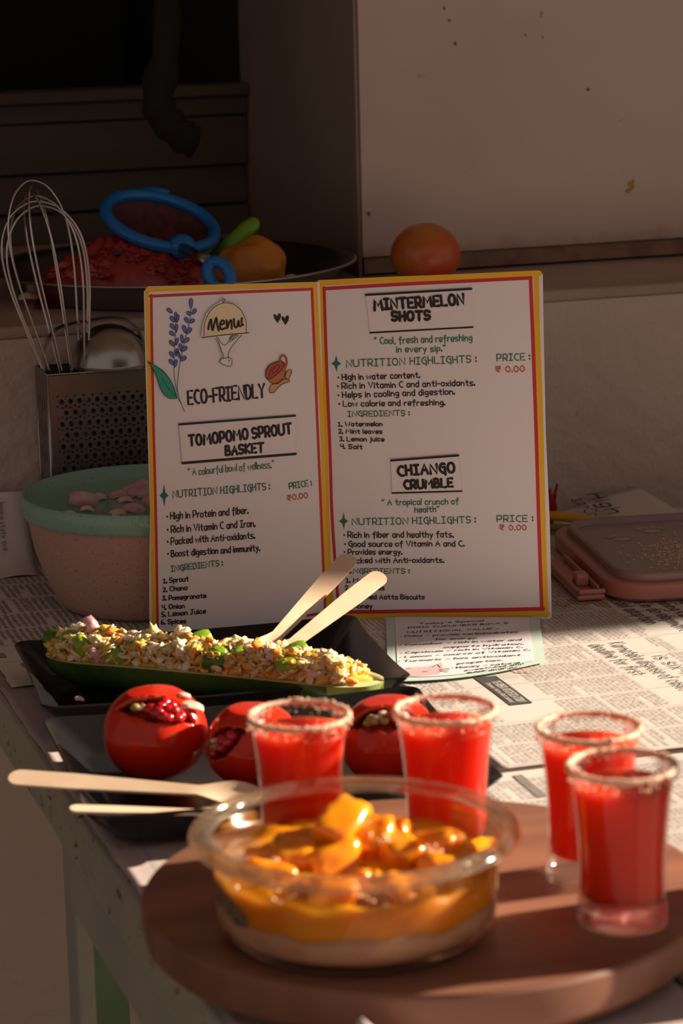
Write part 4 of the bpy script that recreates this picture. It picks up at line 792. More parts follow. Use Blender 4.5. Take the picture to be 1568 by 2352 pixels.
# ------------------------------------------------------------ wooden spoons
def spoon(head, tip, nrm, label, group=None, wid=1.0):
    head, tip = V(head), V(tip); L = (tip-head).length; X = (tip-head).normalized(); N = V(nrm); N = (N-X*N.dot(X)).normalized(); Y = N.cross(X)
    mb = MB(); ns = 36; prof = []
    for i in range(ns+1):
        s = 0.5-0.5*math.cos(math.pi*i/ns)
        if s < 0.24: t = s/0.24; w = 0.0105*math.sqrt(max(0, 1-(1-min(1, t*2))**2)) if t < 0.5 else 0.0105-(0.0105-0.0042)*((t-0.5)/0.5)**1.3
        else: w = 0.0042+0.0028*min(1, (s-0.24)/0.5)
        if s > 0.955: w *= math.sqrt(max(0, 1-((s-0.955)/0.045)**2))
        prof.append((s, max(w, 0.0002)*wid))
    for s, w in prof:
        dish = -0.0035*math.sin(min(1, s/0.24)*math.pi) if s < 0.24 else 0.0
        bend = 0.004*math.sin(s*math.pi)
        for k, yy in enumerate((-1, -0.5, 0, 0.5, 1)):
            d = dish*(1-yy*yy)+bend*0
            c = head+X*(s*L)+Y*(w*yy)+N*(d+0.0009); mb.v.append(tuple(c))
        for yy in (1, 0.5, 0, -0.5, -1):
            c = head+X*(s*L)+Y*(w*yy)+N*(dish*(1-yy*yy)-0.0009); mb.v.append(tuple(c))
    for i in range(ns):
        for k in range(10): mb.f.append((i*10+k, i*10+(k+1) % 10, (i+1)*10+(k+1) % 10, (i+1)*10+k)); mb.mi.append(0)
    mb.f.append(tuple(range(10))[::-1]); mb.f.append(tuple(ns*10+k for k in range(10))); mb.mi += [0, 0]
    o = mb.build('wooden_spoon', M_spoon, auto=40); return tagit(o, label, 'spoon', group)
SG = 'disposable wooden spoons'
spoon((-0.0730, 2.130, 0.036), (0.0075, 2.290, 0.0815), (0.1, -0.62, 0.78), 'wooden spoon in the cucumber filling, the taller one leaning to the fold', SG, 1.15)
spoon((-0.0640, 2.118, 0.036), (0.0325, 2.245, 0.0765), (0.1, -0.62, 0.78), 'wooden spoon in the cucumber filling, the lower one pointing further right', SG, 1.1)
spoon((-0.0587, 1.8221, 0.0290), (-0.2315, 1.8485, 0.0375), (0.05, -0.32, 0.94), 'wooden spoon jutting furthest left past the table edge over the tomato plate', SG, 1.2)
spoon((-0.0740, 1.7937, 0.0260), (-0.1844, 1.7858, 0.0345), (0.0, 0.05, 0.99), 'wooden spoon seen thin and edge on just below the longer one', SG, 1.2)

# ------------------------------------------------------------ stuffed cucumber
M_cskin = mat('cucumber_skin', (0.035, 0.085, 0.012), rough=0.25, var=(0.10, 0.17, 0.03), vscale=25, sss=0.1, ssc=(0.003, 0.005, 0.001))
M_cfl = mat('cucumber_flesh', (0.62, 0.66, 0.32), rough=0.3, sss=0.4, ssc=(0.006, 0.007, 0.003))
CA, CB = V((-0.2370, 2.184, 0.0355)), V((0.0290, 2.0745, 0.0335)); CX = (CB-CA).normalized(); CY = V((0, 0, 1)).cross(CX).normalized(); CL = (CB-CA).length
def cw(s):                                                          # half width along the boat
    e = min(s, 1-s); return 0.031*math.sqrt(max(0, 1-(1-min(1, e/0.16))**2))*(1.0-0.12*s)+0.0004
cuc = empty('cucumber_boat', (CA+CB)/2-V((0, 0, 0.026)), 0, 'halved green cucumber hollowed into a boat on the rear black plate', 'cucumber'); bpy.context.view_layer.update()
def cpt(s, a, k): # a: 0..pi across the underside
    w = cw(s)*k; return CA+CX*(s*CL)+CY*(w*math.cos(a))+V((0, 0, -0.85*w*math.sin(a)+0.0015*math.sin(s*math.pi)))
cso = cuc.location.copy()
def loc_(mb, o): mb.v = [tuple(V(p)-o) for p in mb.v]; return mb
mb = MB(); ns, na = 56, 16
for i in range(ns+1):
    for j in range(na+1): mb.v.append(tuple(cpt(i/ns, math.pi*j/na, 1.0)))
for i in range(ns):
    for j in range(na): mb.f.append((i*(na+1)+j, (i+1)*(na+1)+j, (i+1)*(na+1)+j+1, i*(na+1)+j+1)); mb.mi.append(0)
mb.mi = [1 if (k//na)/ns > 0.86 else 0 for k in range(len(mb.f))]  # right end: sunlight on the skin put into a lighter lime colour
loc_(mb, cso).build('skin', None, cuc, mats=[M_cskin, mat('cucumber_skin_sunlit', (0.22, 0.32, 0.05), rough=0.3, sss=0.3, ssc=(0.004, 0.006, 0.001), var=(0.38, 0.48, 0.12), vscale=40)])
mb = MB()
for i in range(ns+1):
    s = i/ns; w = cw(s); c = CA+CX*(s*CL)+V((0, 0, 0.0015*math.sin(s*math.pi)+0.0002)); inn = max(w-0.0065-(0.010*(s-0.8)/0.2 if s > 0.8 else 0), 0.0)
    for yy, zz in ((w*0.99, 0), (inn, 0.0006), (inn*0.7, -0.010), (-inn*0.7, -0.010), (-inn, 0.0006), (-w*0.99, 0)): mb.v.append(tuple(c+CY*yy+V((0, 0, zz))))
for i in range(ns):
    for j in range(5): mb.f.append((i*6+j, i*6+j+1, (i+1)*6+j+1, (i+1)*6+j)); mb.mi.append(0)
loc_(mb, cso).build('flesh', M_cfl, cuc)
# filling: flattened rice heaped along the hollow
M_poha = [mat('poha_cream', (0.92, 0.62, 0.27), 0.45, sss=0.6, ssc=(0.009, 0.004, 0.001), var=(0.94, 0.74, 0.42), vscale=150), mat('poha_gold', (0.90, 0.50, 0.09), 0.45, sss=0.5, ssc=(0.009, 0.004, 0.001)),
          mat('poha_orange', (0.85, 0.34, 0.05), 0.45, sss=0.5, ssc=(0.009, 0.003, 0.001)), mat('poha_white', (0.95, 0.78, 0.52), 0.4, sss=0.5, ssc=(0.006, 0.004, 0.003))]
def hgt(s, y):                                                      # mound height over the rim plane
    e = min(1, min(s, 1-s)/0.10); base = 0.0145 if s < 0.72 else 0.0145-0.009*(s-0.72)/0.28
    lump = 1+0.55*noise.noise(V((s*11, y*3.0, 2.0)))+0.25*noise.noise(V((s*30, y*6, 5.0)))
    return base*math.sqrt(e)*lump*max(0, 1-(abs(y)**2.6))
mb = MB(); rr = random.Random(5)
for i in range(41):                                                 # solid core of the heap
    s = 0.03+0.94*i/40; w = max(cw(s)-0.004, 0.002)
    for j in range(11):
        y = -1+2*j/10; mb.v.append(tuple(CA+CX*(s*CL)+CY*(w*y)+V((0, 0, hgt(s, y)-0.003))))
for i in range(40):
    for j in range(10): mb.f.append((i*11+j, (i+1)*11+j, (i+1)*11+j+1, i*11+j+1)); mb.mi.append(1)
for i in range(1900):
    s = rr.uniform(0.025, 0.93); y = rr.uniform(-0.92, 1); w = max(cw(s)-0.0035, 0.001); h = hgt(s, y)+rr.uniform(-0.003, 0.003)
    p = CA+CX*(s*CL)+CY*(w*y)+V((0, 0, h)); a = rr.uniform(0.0024, 0.0062); M = Matrix.Rotation(rr.uniform(0, 6.3), 4, 'Z') @ Matrix.Rotation(rr.uniform(-1.3, 1.3), 4, 'X') @ Matrix.Rotation(rr.uniform(-1.0, 1.0), 4, 'Y')
    mb.cur = rr.choice((0, 0, 0, 1, 1, 1, 2, 3)); mb.blob(p, a, a*rr.uniform(0.5, 0.85), a*rr.uniform(0.16, 0.3), M, 2 if a > 0.0045 else 1, nz=(0.7, 2.4), seed=i)
for i in range(70):
    s = rr.uniform(0.05, 0.90); y = rr.uniform(-0.8, 0.7); w = max(cw(s)-0.004, 0.001); h = hgt(s, y)+0.0015
    p = CA+CX*(s*CL)+CY*(w*y)+V((0, 0, h)); a = rr.uniform(0.004, 0.0095); mb.cur = rr.choice((0, 0, 1, 3)); mb.blob(p, a, a*0.75, a*0.5, TR(0, 0, 0, rr.uniform(-0.8, 0.8), rr.uniform(-0.8, 0.8), rr.uniform(0, 6)), 3, nz=(0.85, 3.0), seed=i+50)
mb.cur = 0
fil = loc_(mb, cso).build('rice_flake_filling', None, None, mats=M_poha, loc=cso); fil['kind'] = 'stuff'; tagit(fil, 'heap of golden seasoned flattened rice filling the cucumber boat', 'food')
def petal_piece(name, p, sz, m, label, cat, group, rx, ry, rz, bend=0.6, thick=0.0022):
    mb = MB(); nx, ny = 6, 5
    for i in range(nx+1):
        for j in range(ny+1):
            x = (i/nx-0.5)*2; y = (j/ny-0.5)*2; w = 1-0.35*abs(x)**2.5
            mb.v.append((x*sz, y*sz*0.55*w, -bend*sz*(x*x)*0.6-bend*sz*0.35*y*y+0.06*sz*math.sin(7*x+3*y)))
    mb.f = [(i*(ny+1)+j, (i+1)*(ny+1)+j, (i+1)*(ny+1)+j+1, i*(ny+1)+j+1) for i in range(nx) for j in range(ny)]; mb.mi = [0]*len(mb.f)
    o = mb.build(name, m); mod(o, 'SOLIDIFY', thickness=thick, offset=0); mod(o, 'BEVEL', width=0.0005, segments=2); o.location = p; o.rotation_euler = (rx, ry, rz); return tagit(o, label, cat, group)
CLAB = ['dark green capsicum strip at the left tip of the cucumber', 'green capsicum cube near the left tip, above the rim', 'upright green capsicum wedge left of the round tomato top', 'bright green capsicum cube behind the top of the left tomato', 'small capsicum bit above the bright cube behind the left tomato', 'green capsicum chunk standing up at the top middle of the heap', 'tiny capsicum bit at the back above the left tomato', 'small capsicum bit left of the spoons', 'dark folded capsicum strip low at the middle front of the heap', 'capsicum bit just above the dark folded strip', 'green capsicum chunk right of the wooden spoons', 'flat capsicum piece low near the right end of the heap', 'tiny capsicum bit at the back left', 'tiny dark capsicum bit left of the tall middle one']
OLAB = ['pink onion petal standing up in the left part of the heap', 'pink onion sliver hanging over the left front rim', 'white onion bit just right of the wooden spoons', 'long pale onion sliver behind the capsicum right of the spoons', 'long white onion sliver lying near the right end', 'white onion piece at the top left of the spoons', 'pale onion slice at the foot of the spoons', 'white onion piece right beside the spoon heads', 'white onion bit low at the right front', 'white onion bit left of the middle of the heap', 'small white onion bit low at the left front']
CG = 'green capsicum pieces in the cucumber filling'; OG = 'onion slivers in the cucumber filling'
for k_, (s, y, sz, dk, rx, ry, rz) in enumerate(((0.035, -0.1, 0.008, 1, 1.1, 0.3, 0.2), (0.10, -0.3, 0.0075, 0, 0.9, 0.2, 0.1), (0.15, -0.75, 0.008, 0, 1.2, 1.2, 0.0), (0.24, -0.85, 0.009, 0, 1.0, 0.5, -0.6), (0.28, -0.45, 0.006, 0, 0.7, -0.3, 0.5), (0.45, 0.25, 0.009, 0, 1.1, -0.4, 0.3),
                              (0.27, 0.1, 0.005, 0, 0.5, 0.1, 0.0), (0.545, -0.35, 0.006, 0, 0.6, 0.3, 0.3), (0.565, -0.8, 0.0105, 1, 1.2, 0.2, 0.2), (0.60, -0.35, 0.0075, 0, 0.8, -0.5, 0.9), (0.735, 0.15, 0.009, 0, 1.0, -0.5, 0.2), (0.765, -0.7, 0.009, 0, 0.9, 0.2, 0.4), (0.20, 0.3, 0.005, 0, 0.6, 0.3, 0.2), (0.43, -0.05, 0.005, 1, 0.8, 0.3, 0.6))):
    w = max(cw(s)-0.004, 0.001); p = CA+CX*(s*CL)+CY*(w*y)+V((0, 0, hgt(s, y)+0.003))
    petal_piece('capsicum_piece', p, sz*1.3, M_capsd if dk else M_caps, CLAB[k_], 'capsicum', CG, rx, ry, rz, 0.7)
for k_, (s, y, sz, m, rx, ry, rz) in enumerate(((0.145, 0.1, 0.010, M_pinkon, 0.9, 1.35, 0.1), (0.20, -0.9, 0.007, M_pinkon, 0.8, 1.2, 0.2), (0.70, -0.1, 0.009, M_white, 1.0, 1.0, 0.1), (0.80, 0.4, 0.011, M_white, 0.8, 0.1, 0.1), (0.88, -0.35, 0.010, M_white, 0.9, -0.2, 0.3), (0.50, 0.3, 0.009, M_white, 0.5, 0.1, 0.2),
                              (0.555, 0.55, 0.010, M_white, 0.7, -0.2, 0.3), (0.62, 0.2, 0.008, M_white, 0.6, 0.3, 0.9), (0.83, -0.8, 0.006, M_white, 0.9, 0, 0.1), (0.36, -0.5, 0.007, M_white, 0.8, 0, 0.4), (0.13, -0.9, 0.006, M_white, 0.5, 0, 0.3))):
    w = max(cw(s)-0.004, 0.001); p = CA+CX*(s*CL)+CY*(w*y)+V((0, 0, hgt(s, y)+0.003))
    petal_piece('onion_sliver', p, sz, m, OLAB[k_], 'onion', OG, rx, ry, rz, 0.8)
# bits fallen on the plate
for (x, y, sz, m, lab, nm, cat) in ((-0.181, 2.062, 0.008, M_capsd, 'dark green capsicum bit fallen on the black plate left of the round tomato', 'capsicum_piece', 'capsicum'), (-0.194, 2.060, 0.005, M_poha[0], 'crumb of rice filling fallen beside the dark green bit', 'rice_crumb', 'crumb'),
                                (-0.172, 2.056, 0.005, M_white, 'white onion bit fallen right behind the left tomato', 'onion_sliver', 'onion'), (-0.205, 2.10, 0.0035, M_white, 'tiny white bit on the left slope of the rear plate', 'onion_sliver', 'onion'), (-0.185, 2.048, 0.0045, M_poha[3], 'flat pale flake lying on the front of the rear plate', 'rice_crumb', 'crumb')):
    petal_piece(nm, (x, y, 0.0195), sz, m, lab, cat, None, 0.6, 0.3, 0.5, 0.6)

# ------------------------------------------------------------ stuffed tomatoes
def tomato(name, c, R, mdir, adir, Aang, Bang, label, rnd, flat=0.93, wob=0.03):
    c = V(c); root = empty(name, (c.x, c.y, c.z-R*flat), 0, label, 'tomato'); m = V(mdir).normalized(); a = V(adir); a = (a-m*a.dot(m)).normalized(); b = m.cross(a)
    vv, ff = ico(6); keep = []
    def inmouth(q):
        z = q.dot(m)
        if z < 0.05: return False
        x = math.atan2(q.dot(a), z); y = math.atan2(q.dot(b), z); x += 0.04*noise.noise(q*9); y += 0.05*noise.noise(q*8+V((3, 0, 0)))
        return abs(x) < Aang and abs(y) < Bang*(1-(x/Aang)**2)
    fs_ = [f for f in ff if not inmouth((vv[f[0]]+vv[f[1]]+vv[f[2]])/3)]
    mb = MB(); out = []
    for q in vv:
        ang = math.atan2(q.y, q.x); d = 1+wob*0.5*math.cos(5*ang+rnd)*(1-abs(q.z))+wob*noise.noise(q*1.5+V((rnd, 0, 0)))-0.10*max(0, q.z-0.86)/0.14
        out.append((q.x*R*d, q.y*R*d, R*flat+q.z*R*d*flat))
    used = sorted({i for f in fs_ for i in f}); mp = {j: k for k, j in enumerate(used)}
    mb.add([out[i] for i in used], [tuple(mp[i] for i in f) for f in fs_])
    o = mb.build('skin', None, root, mats=[M_tom, M_flesh]); s = o.modifiers.new('s', 'SOLIDIFY'); s.thickness = 0.0035; s.offset = -1; s.material_offset_rim = 1; s.material_offset = 1
    core = MB(); core.blob((0, 0, R*flat), R*0.70, R*0.70, R*0.66, None, 3, nz=(0.12, 3), seed=rnd); core.build('pulp', mat('tomato_pulp', (0.40, 0.03, 0.015), 0.25, sss=0.2), root)
    return root, c, m, a, b
def fill_arils(c, R, m, a, b, spots, labs, flat=0.93):
    for (x, y, k, kind) in spots:
        d = (m+a*math.tan(x)+b*math.tan(y)).normalized(); k = min(k*1.05, 1.07); p = c+V((d.x*R*k, d.y*R*k, d.z*R*k*flat)); q = MB()
        if kind == 'a': q.blob((0, 0, 0), 0.0058, 0.0044, 0.0042, Matrix.Rotation(random.uniform(0, 3), 4, 'Z'), 2, nz=(0.25, 1.4), seed=int(x*100)); o = q.build('pomegranate_seed', M_aril); tagit(o, labs[0], 'pomegranate', labs[1])
        elif kind == 's': q.blob((0, 0, 0), 0.0036, 0.0030, 0.0028, None, 2, nz=(0.2, 2), seed=3); q.tube([(0.002, 0, 0), (0.005, 0.001, 0.002), (0.007, 0.0, 0.001)], [0.0012, 0.0009, 0.0005], 6); o = q.build('sprout', M_sprout); tagit(o, labs[2], 'sprout', labs[3])
        else: o = petal_piece('onion_sliver', p, 0.009 if kind == 'O' else 0.0045, M_white, labs[4], 'onion', labs[5], 0.3, 0.2, 0.3, 0.5, 0.0013)
        o.location = p
def labset(w): return ('glossy red pomegranate seed inside the '+w, 'pomegranate seeds in the '+w, 'small olive sprout inside the '+w, 'sprouts in the '+w, 'pale chopped onion bit in the '+w, 'onion bits in the '+w)
ZP = 0.0085
t1 = tomato('stuffed_tomato', (-0.1362, 1.928, ZP+0.0345), 0.0372, (0.10, -0.72, 0.80), (1, 0.10, -0.38), 0.92, 0.34, 'whole round red tomato at left with a slit mouth showing pomegranate seeds', 1)
ls = labset('round tomato at left')
fill_arils(t1[1], 0.0372, *t1[2:], [(0.02, -0.10, 0.90, 'a'), (0.15, -0.16, 0.91, 'a'), (0.29, -0.16, 0.92, 'a'), (0.43, -0.12, 0.91, 'a'), (0.08, 0.06, 0.89, 'a'), (0.22, 0.02, 0.91, 'a'), (0.36, 0.03, 0.92, 'a'), (0.52, 0.0, 0.90, 'a'), (-0.12, -0.02, 0.87, 'a'), (0.15, 0.20, 0.88, 'a'), (0.30, 0.18, 0.88, 'a'), (-0.44, 0.0, 0.90, 's'), (-0.28, 0.03, 0.86, 'o'), (0.66, 0.40, 1.06, 'O'), (0.50, 0.55, 1.04, 'o')], ls)
t2 = tomato('stuffed_tomato', (-0.0655, 1.902, ZP+0.0315), 0.0335, (-0.72, -0.62, 0.25), (0.5, -0.45, 0.55), 0.80, 0.36, 'tomato half hidden behind the left glass, its opening facing left', 2)
ls = labset('half hidden middle tomato')
fill_arils(t2[1], 0.0335, *t2[2:], [(0.1, 0.05, 0.84, 'a'), (0.22, -0.05, 0.85, 'a'), (0.0, -0.10, 0.85, 'a'), (-0.18, 0.0, 0.86, 's'), (-0.30, 0.06, 0.86, 's'), (-0.1, 0.16, 0.86, 'o'), (-0.45, -0.02, 0.84, 'a'), (0.35, 0.05, 0.84, 'a')], ls)
t3 = tomato('stuffed_tomato', (0.0290, 1.902, ZP+0.0325), 0.0350, (-0.10, -0.72, 0.80), (1, 0.05, -0.05), 0.85, 0.36, 'tomato between the two tall glasses, seeds and sprouts in its open top', 3)
ls = labset('tomato between the two glasses')
fill_arils(t3[1], 0.0350, *t3[2:], [(0.30, -0.02, 0.86, 'a'), (0.44, -0.02, 0.86, 'a'), (0.34, 0.12, 0.86, 'a'), (0.2, 0.10, 0.86, 'a'), (-0.30, 0.06, 0.87, 's'), (-0.22, -0.05, 0.89, 's'), (-0.10, 0.06, 0.9, 'o'), (0.0, -0.06, 0.87, 's'), (0.03, 0.14, 0.9, 'o'), (0.40, -0.14, 0.88, 'o'), (-0.38, -0.04, 0.86, 's')], ls)

# ------------------------------------------------------------ round wooden board
M_wood = mat('board_wood', (0.30, 0.135, 0.08), rough=0.5, var=(0.17, 0.065, 0.038), vscale=7, stretch=(0.6, 5, 1), bump=0.15, bscale=60, bdist=0.0008, low=0.3, high=0.7, detail=8)
BZ = 0.038
bd = empty('round_board', (0.0445, 1.612, 0.0045), 0.25, 'thick round brown wooden serving board carrying the bowl and glasses', 'board')
H_ = BZ-0.0045
MB().lathe([(0.0, 0), (0.150, 0), (0.160, 0.002), (0.1685, 0.010), (0.1705, 0.020), (0.1705, H_-0.003), (0.1690, H_-0.0006), (0.166, H_), (0.0, H_)], 128).build('board_disc', M_wood, bd, auto=30)

# ------------------------------------------------------------ juice glasses
M_gl = thin_glass('clear_glass', (0.96, 0.95, 0.94), 0.32, 0.0)
M_foot = half_glass('glass_foot', (0.98, 0.96, 0.94), 0.38, (0.96, 0.92, 0.88))
def juice_mat(name, col):
    m = mat(name, col, rough=0.35, spec=0.12, sss=0.8, ssc=(0.055, 0.012, 0.006)); b = m.node_tree.nodes['Principled BSDF']; b.inputs['Subsurface Scale'].default_value = 1.2; return m
M_juice = juice_mat('melon_juice', (0.80, 0.045, 0.014))
M_foam = mat('juice_foam', (0.80, 0.20, 0.10), 0.5, sss=0.4, ssc=(0.006, 0.002, 0.001), bump=0.4, bscale=300, bdist=0.0005)
M_salt = mat('chilli_salt', (0.80, 0.42, 0.26), rough=0.5, sss=0.3, ssc=(0.003, 0.002, 0.001), var=(0.86, 0.66, 0.52), vscale=400)
def shot_glass(x, y, z, label, rz=0.0, full=0.083, seed=1):
    root = empty('juice_glass', (x, y, z), rz, label, 'glass', 'small glasses of red melon juice with salted rims')
    H = 0.094; P_ = [(0.0262, 0.0), (0.0270, 0.003), (0.0262, 0.008), (0.0254, 0.016), (0.0252, 0.030), (0.0256, 0.045), (0.0266, 0.060), (0.0281, 0.075), (0.0300, 0.088), (0.0312, H)]
    def rad(zz):
        for (r0_, z0), (r1_, z1) in zip(P_, P_[1:]):
            if z0 <= zz <= z1: return r0_+(r1_-r0_)*(zz-z0)/(z1-z0)
        return P_[-1][0]
    zs = [0.0155]+[0.0155+(H-0.0155)*k/16 for k in range(1, 17)]
    mb = MB(); mb.lathe([(rad(q), q) for q in zs]+[(0.0306, H+0.0006), (0.0298, H-0.0005)], 64); mb.build('glass_wall', M_gl, root)
    mb = MB(); mb.lathe([(0.0, 0.0008), (0.020, 0.0008), (0.0262, 0.0), (0.0270, 0.003), (0.0262, 0.008), (0.0254, 0.0150), (0.022, 0.0142), (0.0, 0.0125)], 64); mb.build('glass_foot', M_foot, root)
    jz = [0.0165+(full-0.0165)*k/14 for k in range(15)]
    mb = MB(); mb.lathe([(0.0, 0.0140), (0.018, 0.0150), (0.0235, 0.0165)]+[(rad(q)-0.0012, q) for q in jz[1:]]+[(rad(full)-0.0030, full+0.0004), (0.0, full-0.0003)], 64); mb.build('juice', M_juice, root)
    rg = random.Random(seed); mb = MB()
    for i in range(60): a = rg.uniform(0, 6.3); rr_ = (rad(full)-0.004)*rg.uniform(0.75, 1); q = rg.uniform(0.0006, 0.0016); mb.blob((rr_*math.cos(a), rr_*math.sin(a), full), q, q, q*0.6, None, 1)
    mb.build('foam_bubbles', M_foam, root, kind='stuff')
    mb = MB(); N = 96; M_ = 10
    for i in range(N):
        a = 2*math.pi*i/N; th = 0.0017+0.0009*noise.noise(V((math.cos(a)*4, math.sin(a)*4, seed)))+0.0006*noise.noise(V((math.cos(a)*14, math.sin(a)*14, seed)))
        dz = 0.0022*(1+0.7*noise.noise(V((math.cos(a)*3, math.sin(a)*3, seed+9))))
        for k in range(M_):
            b = 2*math.pi*k/M_; r = 0.0306+th*math.cos(b); mb.v.append((r*math.cos(a), r*math.sin(a), H-0.0006+(dz if math.sin(b) < 0 else 0.0014)*math.sin(b)))
    for i in range(N):
        for k in range(M_): mb.f.append((i*M_+k, ((i+1) % N)*M_+k, ((i+1) % N)*M_+(k+1) % M_, i*M_+(k+1) % M_)); mb.mi.append(0)
    for i in range(420):
        a = rg.uniform(0, 6.3); b = rg.uniform(0, 6.3); q = rg.uniform(0.00035, 0.0010); r = 0.0306+0.0019*math.cos(b); zz = H-0.0008+0.0022*math.sin(b)-(rg.random()**3)*0.006; mb.blob((r*math.cos(a), r*math.sin(a), zz), q, q, q, RZ(a), 1, jit=0.25)
    mb.build('salt_crust', M_salt, root, kind='stuff'); return root
shot_glass(-0.0290, 1.664, BZ, 'salt rimmed glass of red juice behind the left half of the glass bowl', 0.3, 0.084, 1)
shot_glass(0.0606, 1.669, BZ, 'salt rimmed glass of red juice behind the right half of the glass bowl', 1.3, 0.0835, 2)
shot_glass(0.1448, 1.624, BZ, 'sunlit glass of bright red juice standing behind the darkest glass', 2.3, 0.083, 3)
shot_glass(0.1568, 1.548, BZ, 'shaded dark red glass of juice nearest the camera at right', 3.3, 0.0825, 4)

# ------------------------------------------------------------ glass bowl of mango dessert
BX, BY = 0.0030, 1.5395
M_rim = half_glass('bowl_rim_glass', (0.95, 0.86, 0.68), 0.55, (0.96, 0.90, 0.78), 0.10)
M_wall = thin_glass('bowl_wall_glass', (0.96, 0.94, 0.90), 0.30, 0.0)
bw = empty('glass_bowl', (BX, BY, BZ), 0, 'round clear glass bowl with wide rim standing on the wooden board', 'bowl')
MB().lathe([(0.0680, 0.0010), (0.0750, 0.0035), (0.0795, 0.0100), (0.0815, 0.0200), (0.0822, 0.0400), (0.0834, 0.0560)], 96).build('bowl_wall', M_wall, bw)
MB().lathe([(0.0735, 0.0050), (0.0730, 0.0030), (0.0680, 0.0004), (0.055, 0.0008), (0, 0.0008), (0, 0.0060), (0.058, 0.0062)], 96, close=True).build('bowl_base', M_rim, bw)
rp = [(0.0882+0.0070*math.cos(2*math.pi*k/16), 0.0605+0.0045*math.sin(2*math.pi*k/16)) for k in range(16)]
MB().lathe(rp, 128, close=True).build('bowl_rim', M_rim, bw)
MD = empty('mango_dessert', (BX, BY, BZ+0.004), 0, 'layered mango puree and biscuit pudding inside the glass bowl', 'dessert')
M_bis = mat('biscuit_layer', (0.52, 0.27, 0.16), 0.7, var=(0.62, 0.36, 0.22), vscale=60, sss=0.2, ssc=(0.004, 0.002, 0.001))
M_pur = mat('mango_puree', (0.78, 0.24, 0.003), 0.35, sss=0.5, spec=0.2, ssc=(0.012, 0.005, 0.001), var=(0.86, 0.34, 0.006), vscale=25)
M_man = mat('mango_flesh', (0.88, 0.27, 0.006), rough=0.2, sss=0.5, ssc=(0.012, 0.006, 0.001), coat=0.4, var=(0.92, 0.34, 0.008), vscale=30)
M_chia = mat('chia_dark', (0.07, 0.045, 0.03), 0.6, var=(0.26, 0.17, 0.11), vscale=300, low=0.5, high=0.6)
M_crumb = mat('biscuit_crumb', (0.70, 0.38, 0.18), 0.7, var=(0.80, 0.55, 0.33), vscale=200)
def rz_(q): 
    for (r0_, z0), (r1_, z1) in zip([(0.0700, 0.001), (0.0750, 0.0035), (0.0795, 0.010), (0.0815, 0.020), (0.0822, 0.040)], [(0.0750, 0.0035), (0.0795, 0.010), (0.0815, 0.020), (0.0822, 0.040), (0.0834, 0.056)]):
        if q <= z1: return r0_+(r1_-r0_)*max(0, (q-z0))/(z1-z0)-0.0012
    return 0.0815
def wavy(q0, amp, sd):
    def fn(p):
        r = math.hypot(p.x, p.y)
        if abs(p.z-q0) < 0.0006: p.z += amp*noise.noise(V((p.x*55, p.y*55, sd)))*1.6
        return p
    return fn
L1, L2 = 0.021, 0.0390
MB().lathe([(0, 0.0025), (0.0620, 0.0025), (rz_(0.009)-0.0030, 0.0045), (rz_(0.013), 0.0095), (rz_(0.020), 0.015), (rz_(0.025), L1), (0.05, L1), (0, L1)], 96, fn=wavy(L1, 0.0035, 2)).build('biscuit_layer', M_bis, MD)
MB().lathe([(0, L1-0.004), (rz_(0.020)-0.0008, L1-0.004), (rz_(0.027), L1+0.003), (rz_(0.034), 0.031), (rz_(0.043), L2), (0.066, L2+0.0003), (0.045, L2), (0.02, L2), (0, L2)], 96, fn=wavy(L2, 0.0030, 5)).build('mango_puree', M_pur, MD)
mb = MB(); N1, N2 = 16, 8                                            # dark seed pudding showing through the wall at the left
for i in range(N1+1):
    for j in range(N2+1):
        a = math.radians(194+27*i/N1); s = i/N1; z0 = 0.0215+0.003*math.sin(s*6); z1 = 0.0365-0.010*s*s; z = z0+(z1-z0)*j/N2; r = rz_(z+0.004)+0.00055; mb.v.append((r*math.cos(a), r*math.sin(a), z))
mb.f = [(i*(N2+1)+j, (i+1)*(N2+1)+j, (i+1)*(N2+1)+j+1, i*(N2+1)+j+1) for i in range(N1) for j in range(N2)]; mb.mi = [0]*len(mb.f); mb.build('seed_patch', M_chia, MD)
MGp = 'mango chunks in the glass bowl'
rr = random.Random(11)
MLAB = ['small mango chunk at the far left of the heap near the rim', 'wide smooth mango chunk in the left middle of the heap', 'topmost mango chunk at the peak of the heap', 'big mango chunk in the middle just under the peak', 'mango chunk directly right of the peak of the heap', 'large mango chunk right of centre with the bright glint', 'lit mango chunk high at the right side of the heap', 'small mango chunk at the right end of the heap', 'broad shaded mango chunk low at the right of the heap', 'shaded mango chunk against the right wall of the bowl', 'mango chunk behind the wall at the left front of the bowl', 'largest mango chunk pressed to the front wall left of centre', 'mango chunk pressed to the front wall right of centre', 'mango chunk sunk in the front centre beside the crumbs', 'mango chunk against the left wall of the bowl', 'mango chunk low by the right front wall', 'mango chunk hidden at the left back of the heap', 'mango chunk hidden at the right back of the heap']
chunks = [(-0.052, 0.012, 0.0375, 0.011), (-0.035, 0.004, 0.041, 0.0175), (-0.008, 0.020, 0.054, 0.0190), (-0.012, -0.010, 0.041, 0.0165), (0.012, 0.014, 0.047, 0.0150), (0.025, -0.002, 0.044, 0.0170), (0.046, 0.010, 0.043, 0.0150), (0.062, 0.004, 0.037, 0.010),
          (0.046, -0.018, 0.038, 0.0175), (0.065, -0.012, 0.034, 0.012), (-0.050, -0.030, 0.038, 0.0175), (-0.014, -0.052, 0.038, 0.0195), (0.028, -0.052, 0.036, 0.0180), (0.004, -0.032, 0.038, 0.013), (-0.062, -0.012, 0.034, 0.012), (0.060, -0.038, 0.032, 0.011), (-0.03, 0.035, 0.038, 0.014), (0.02, 0.04, 0.038, 0.015)]
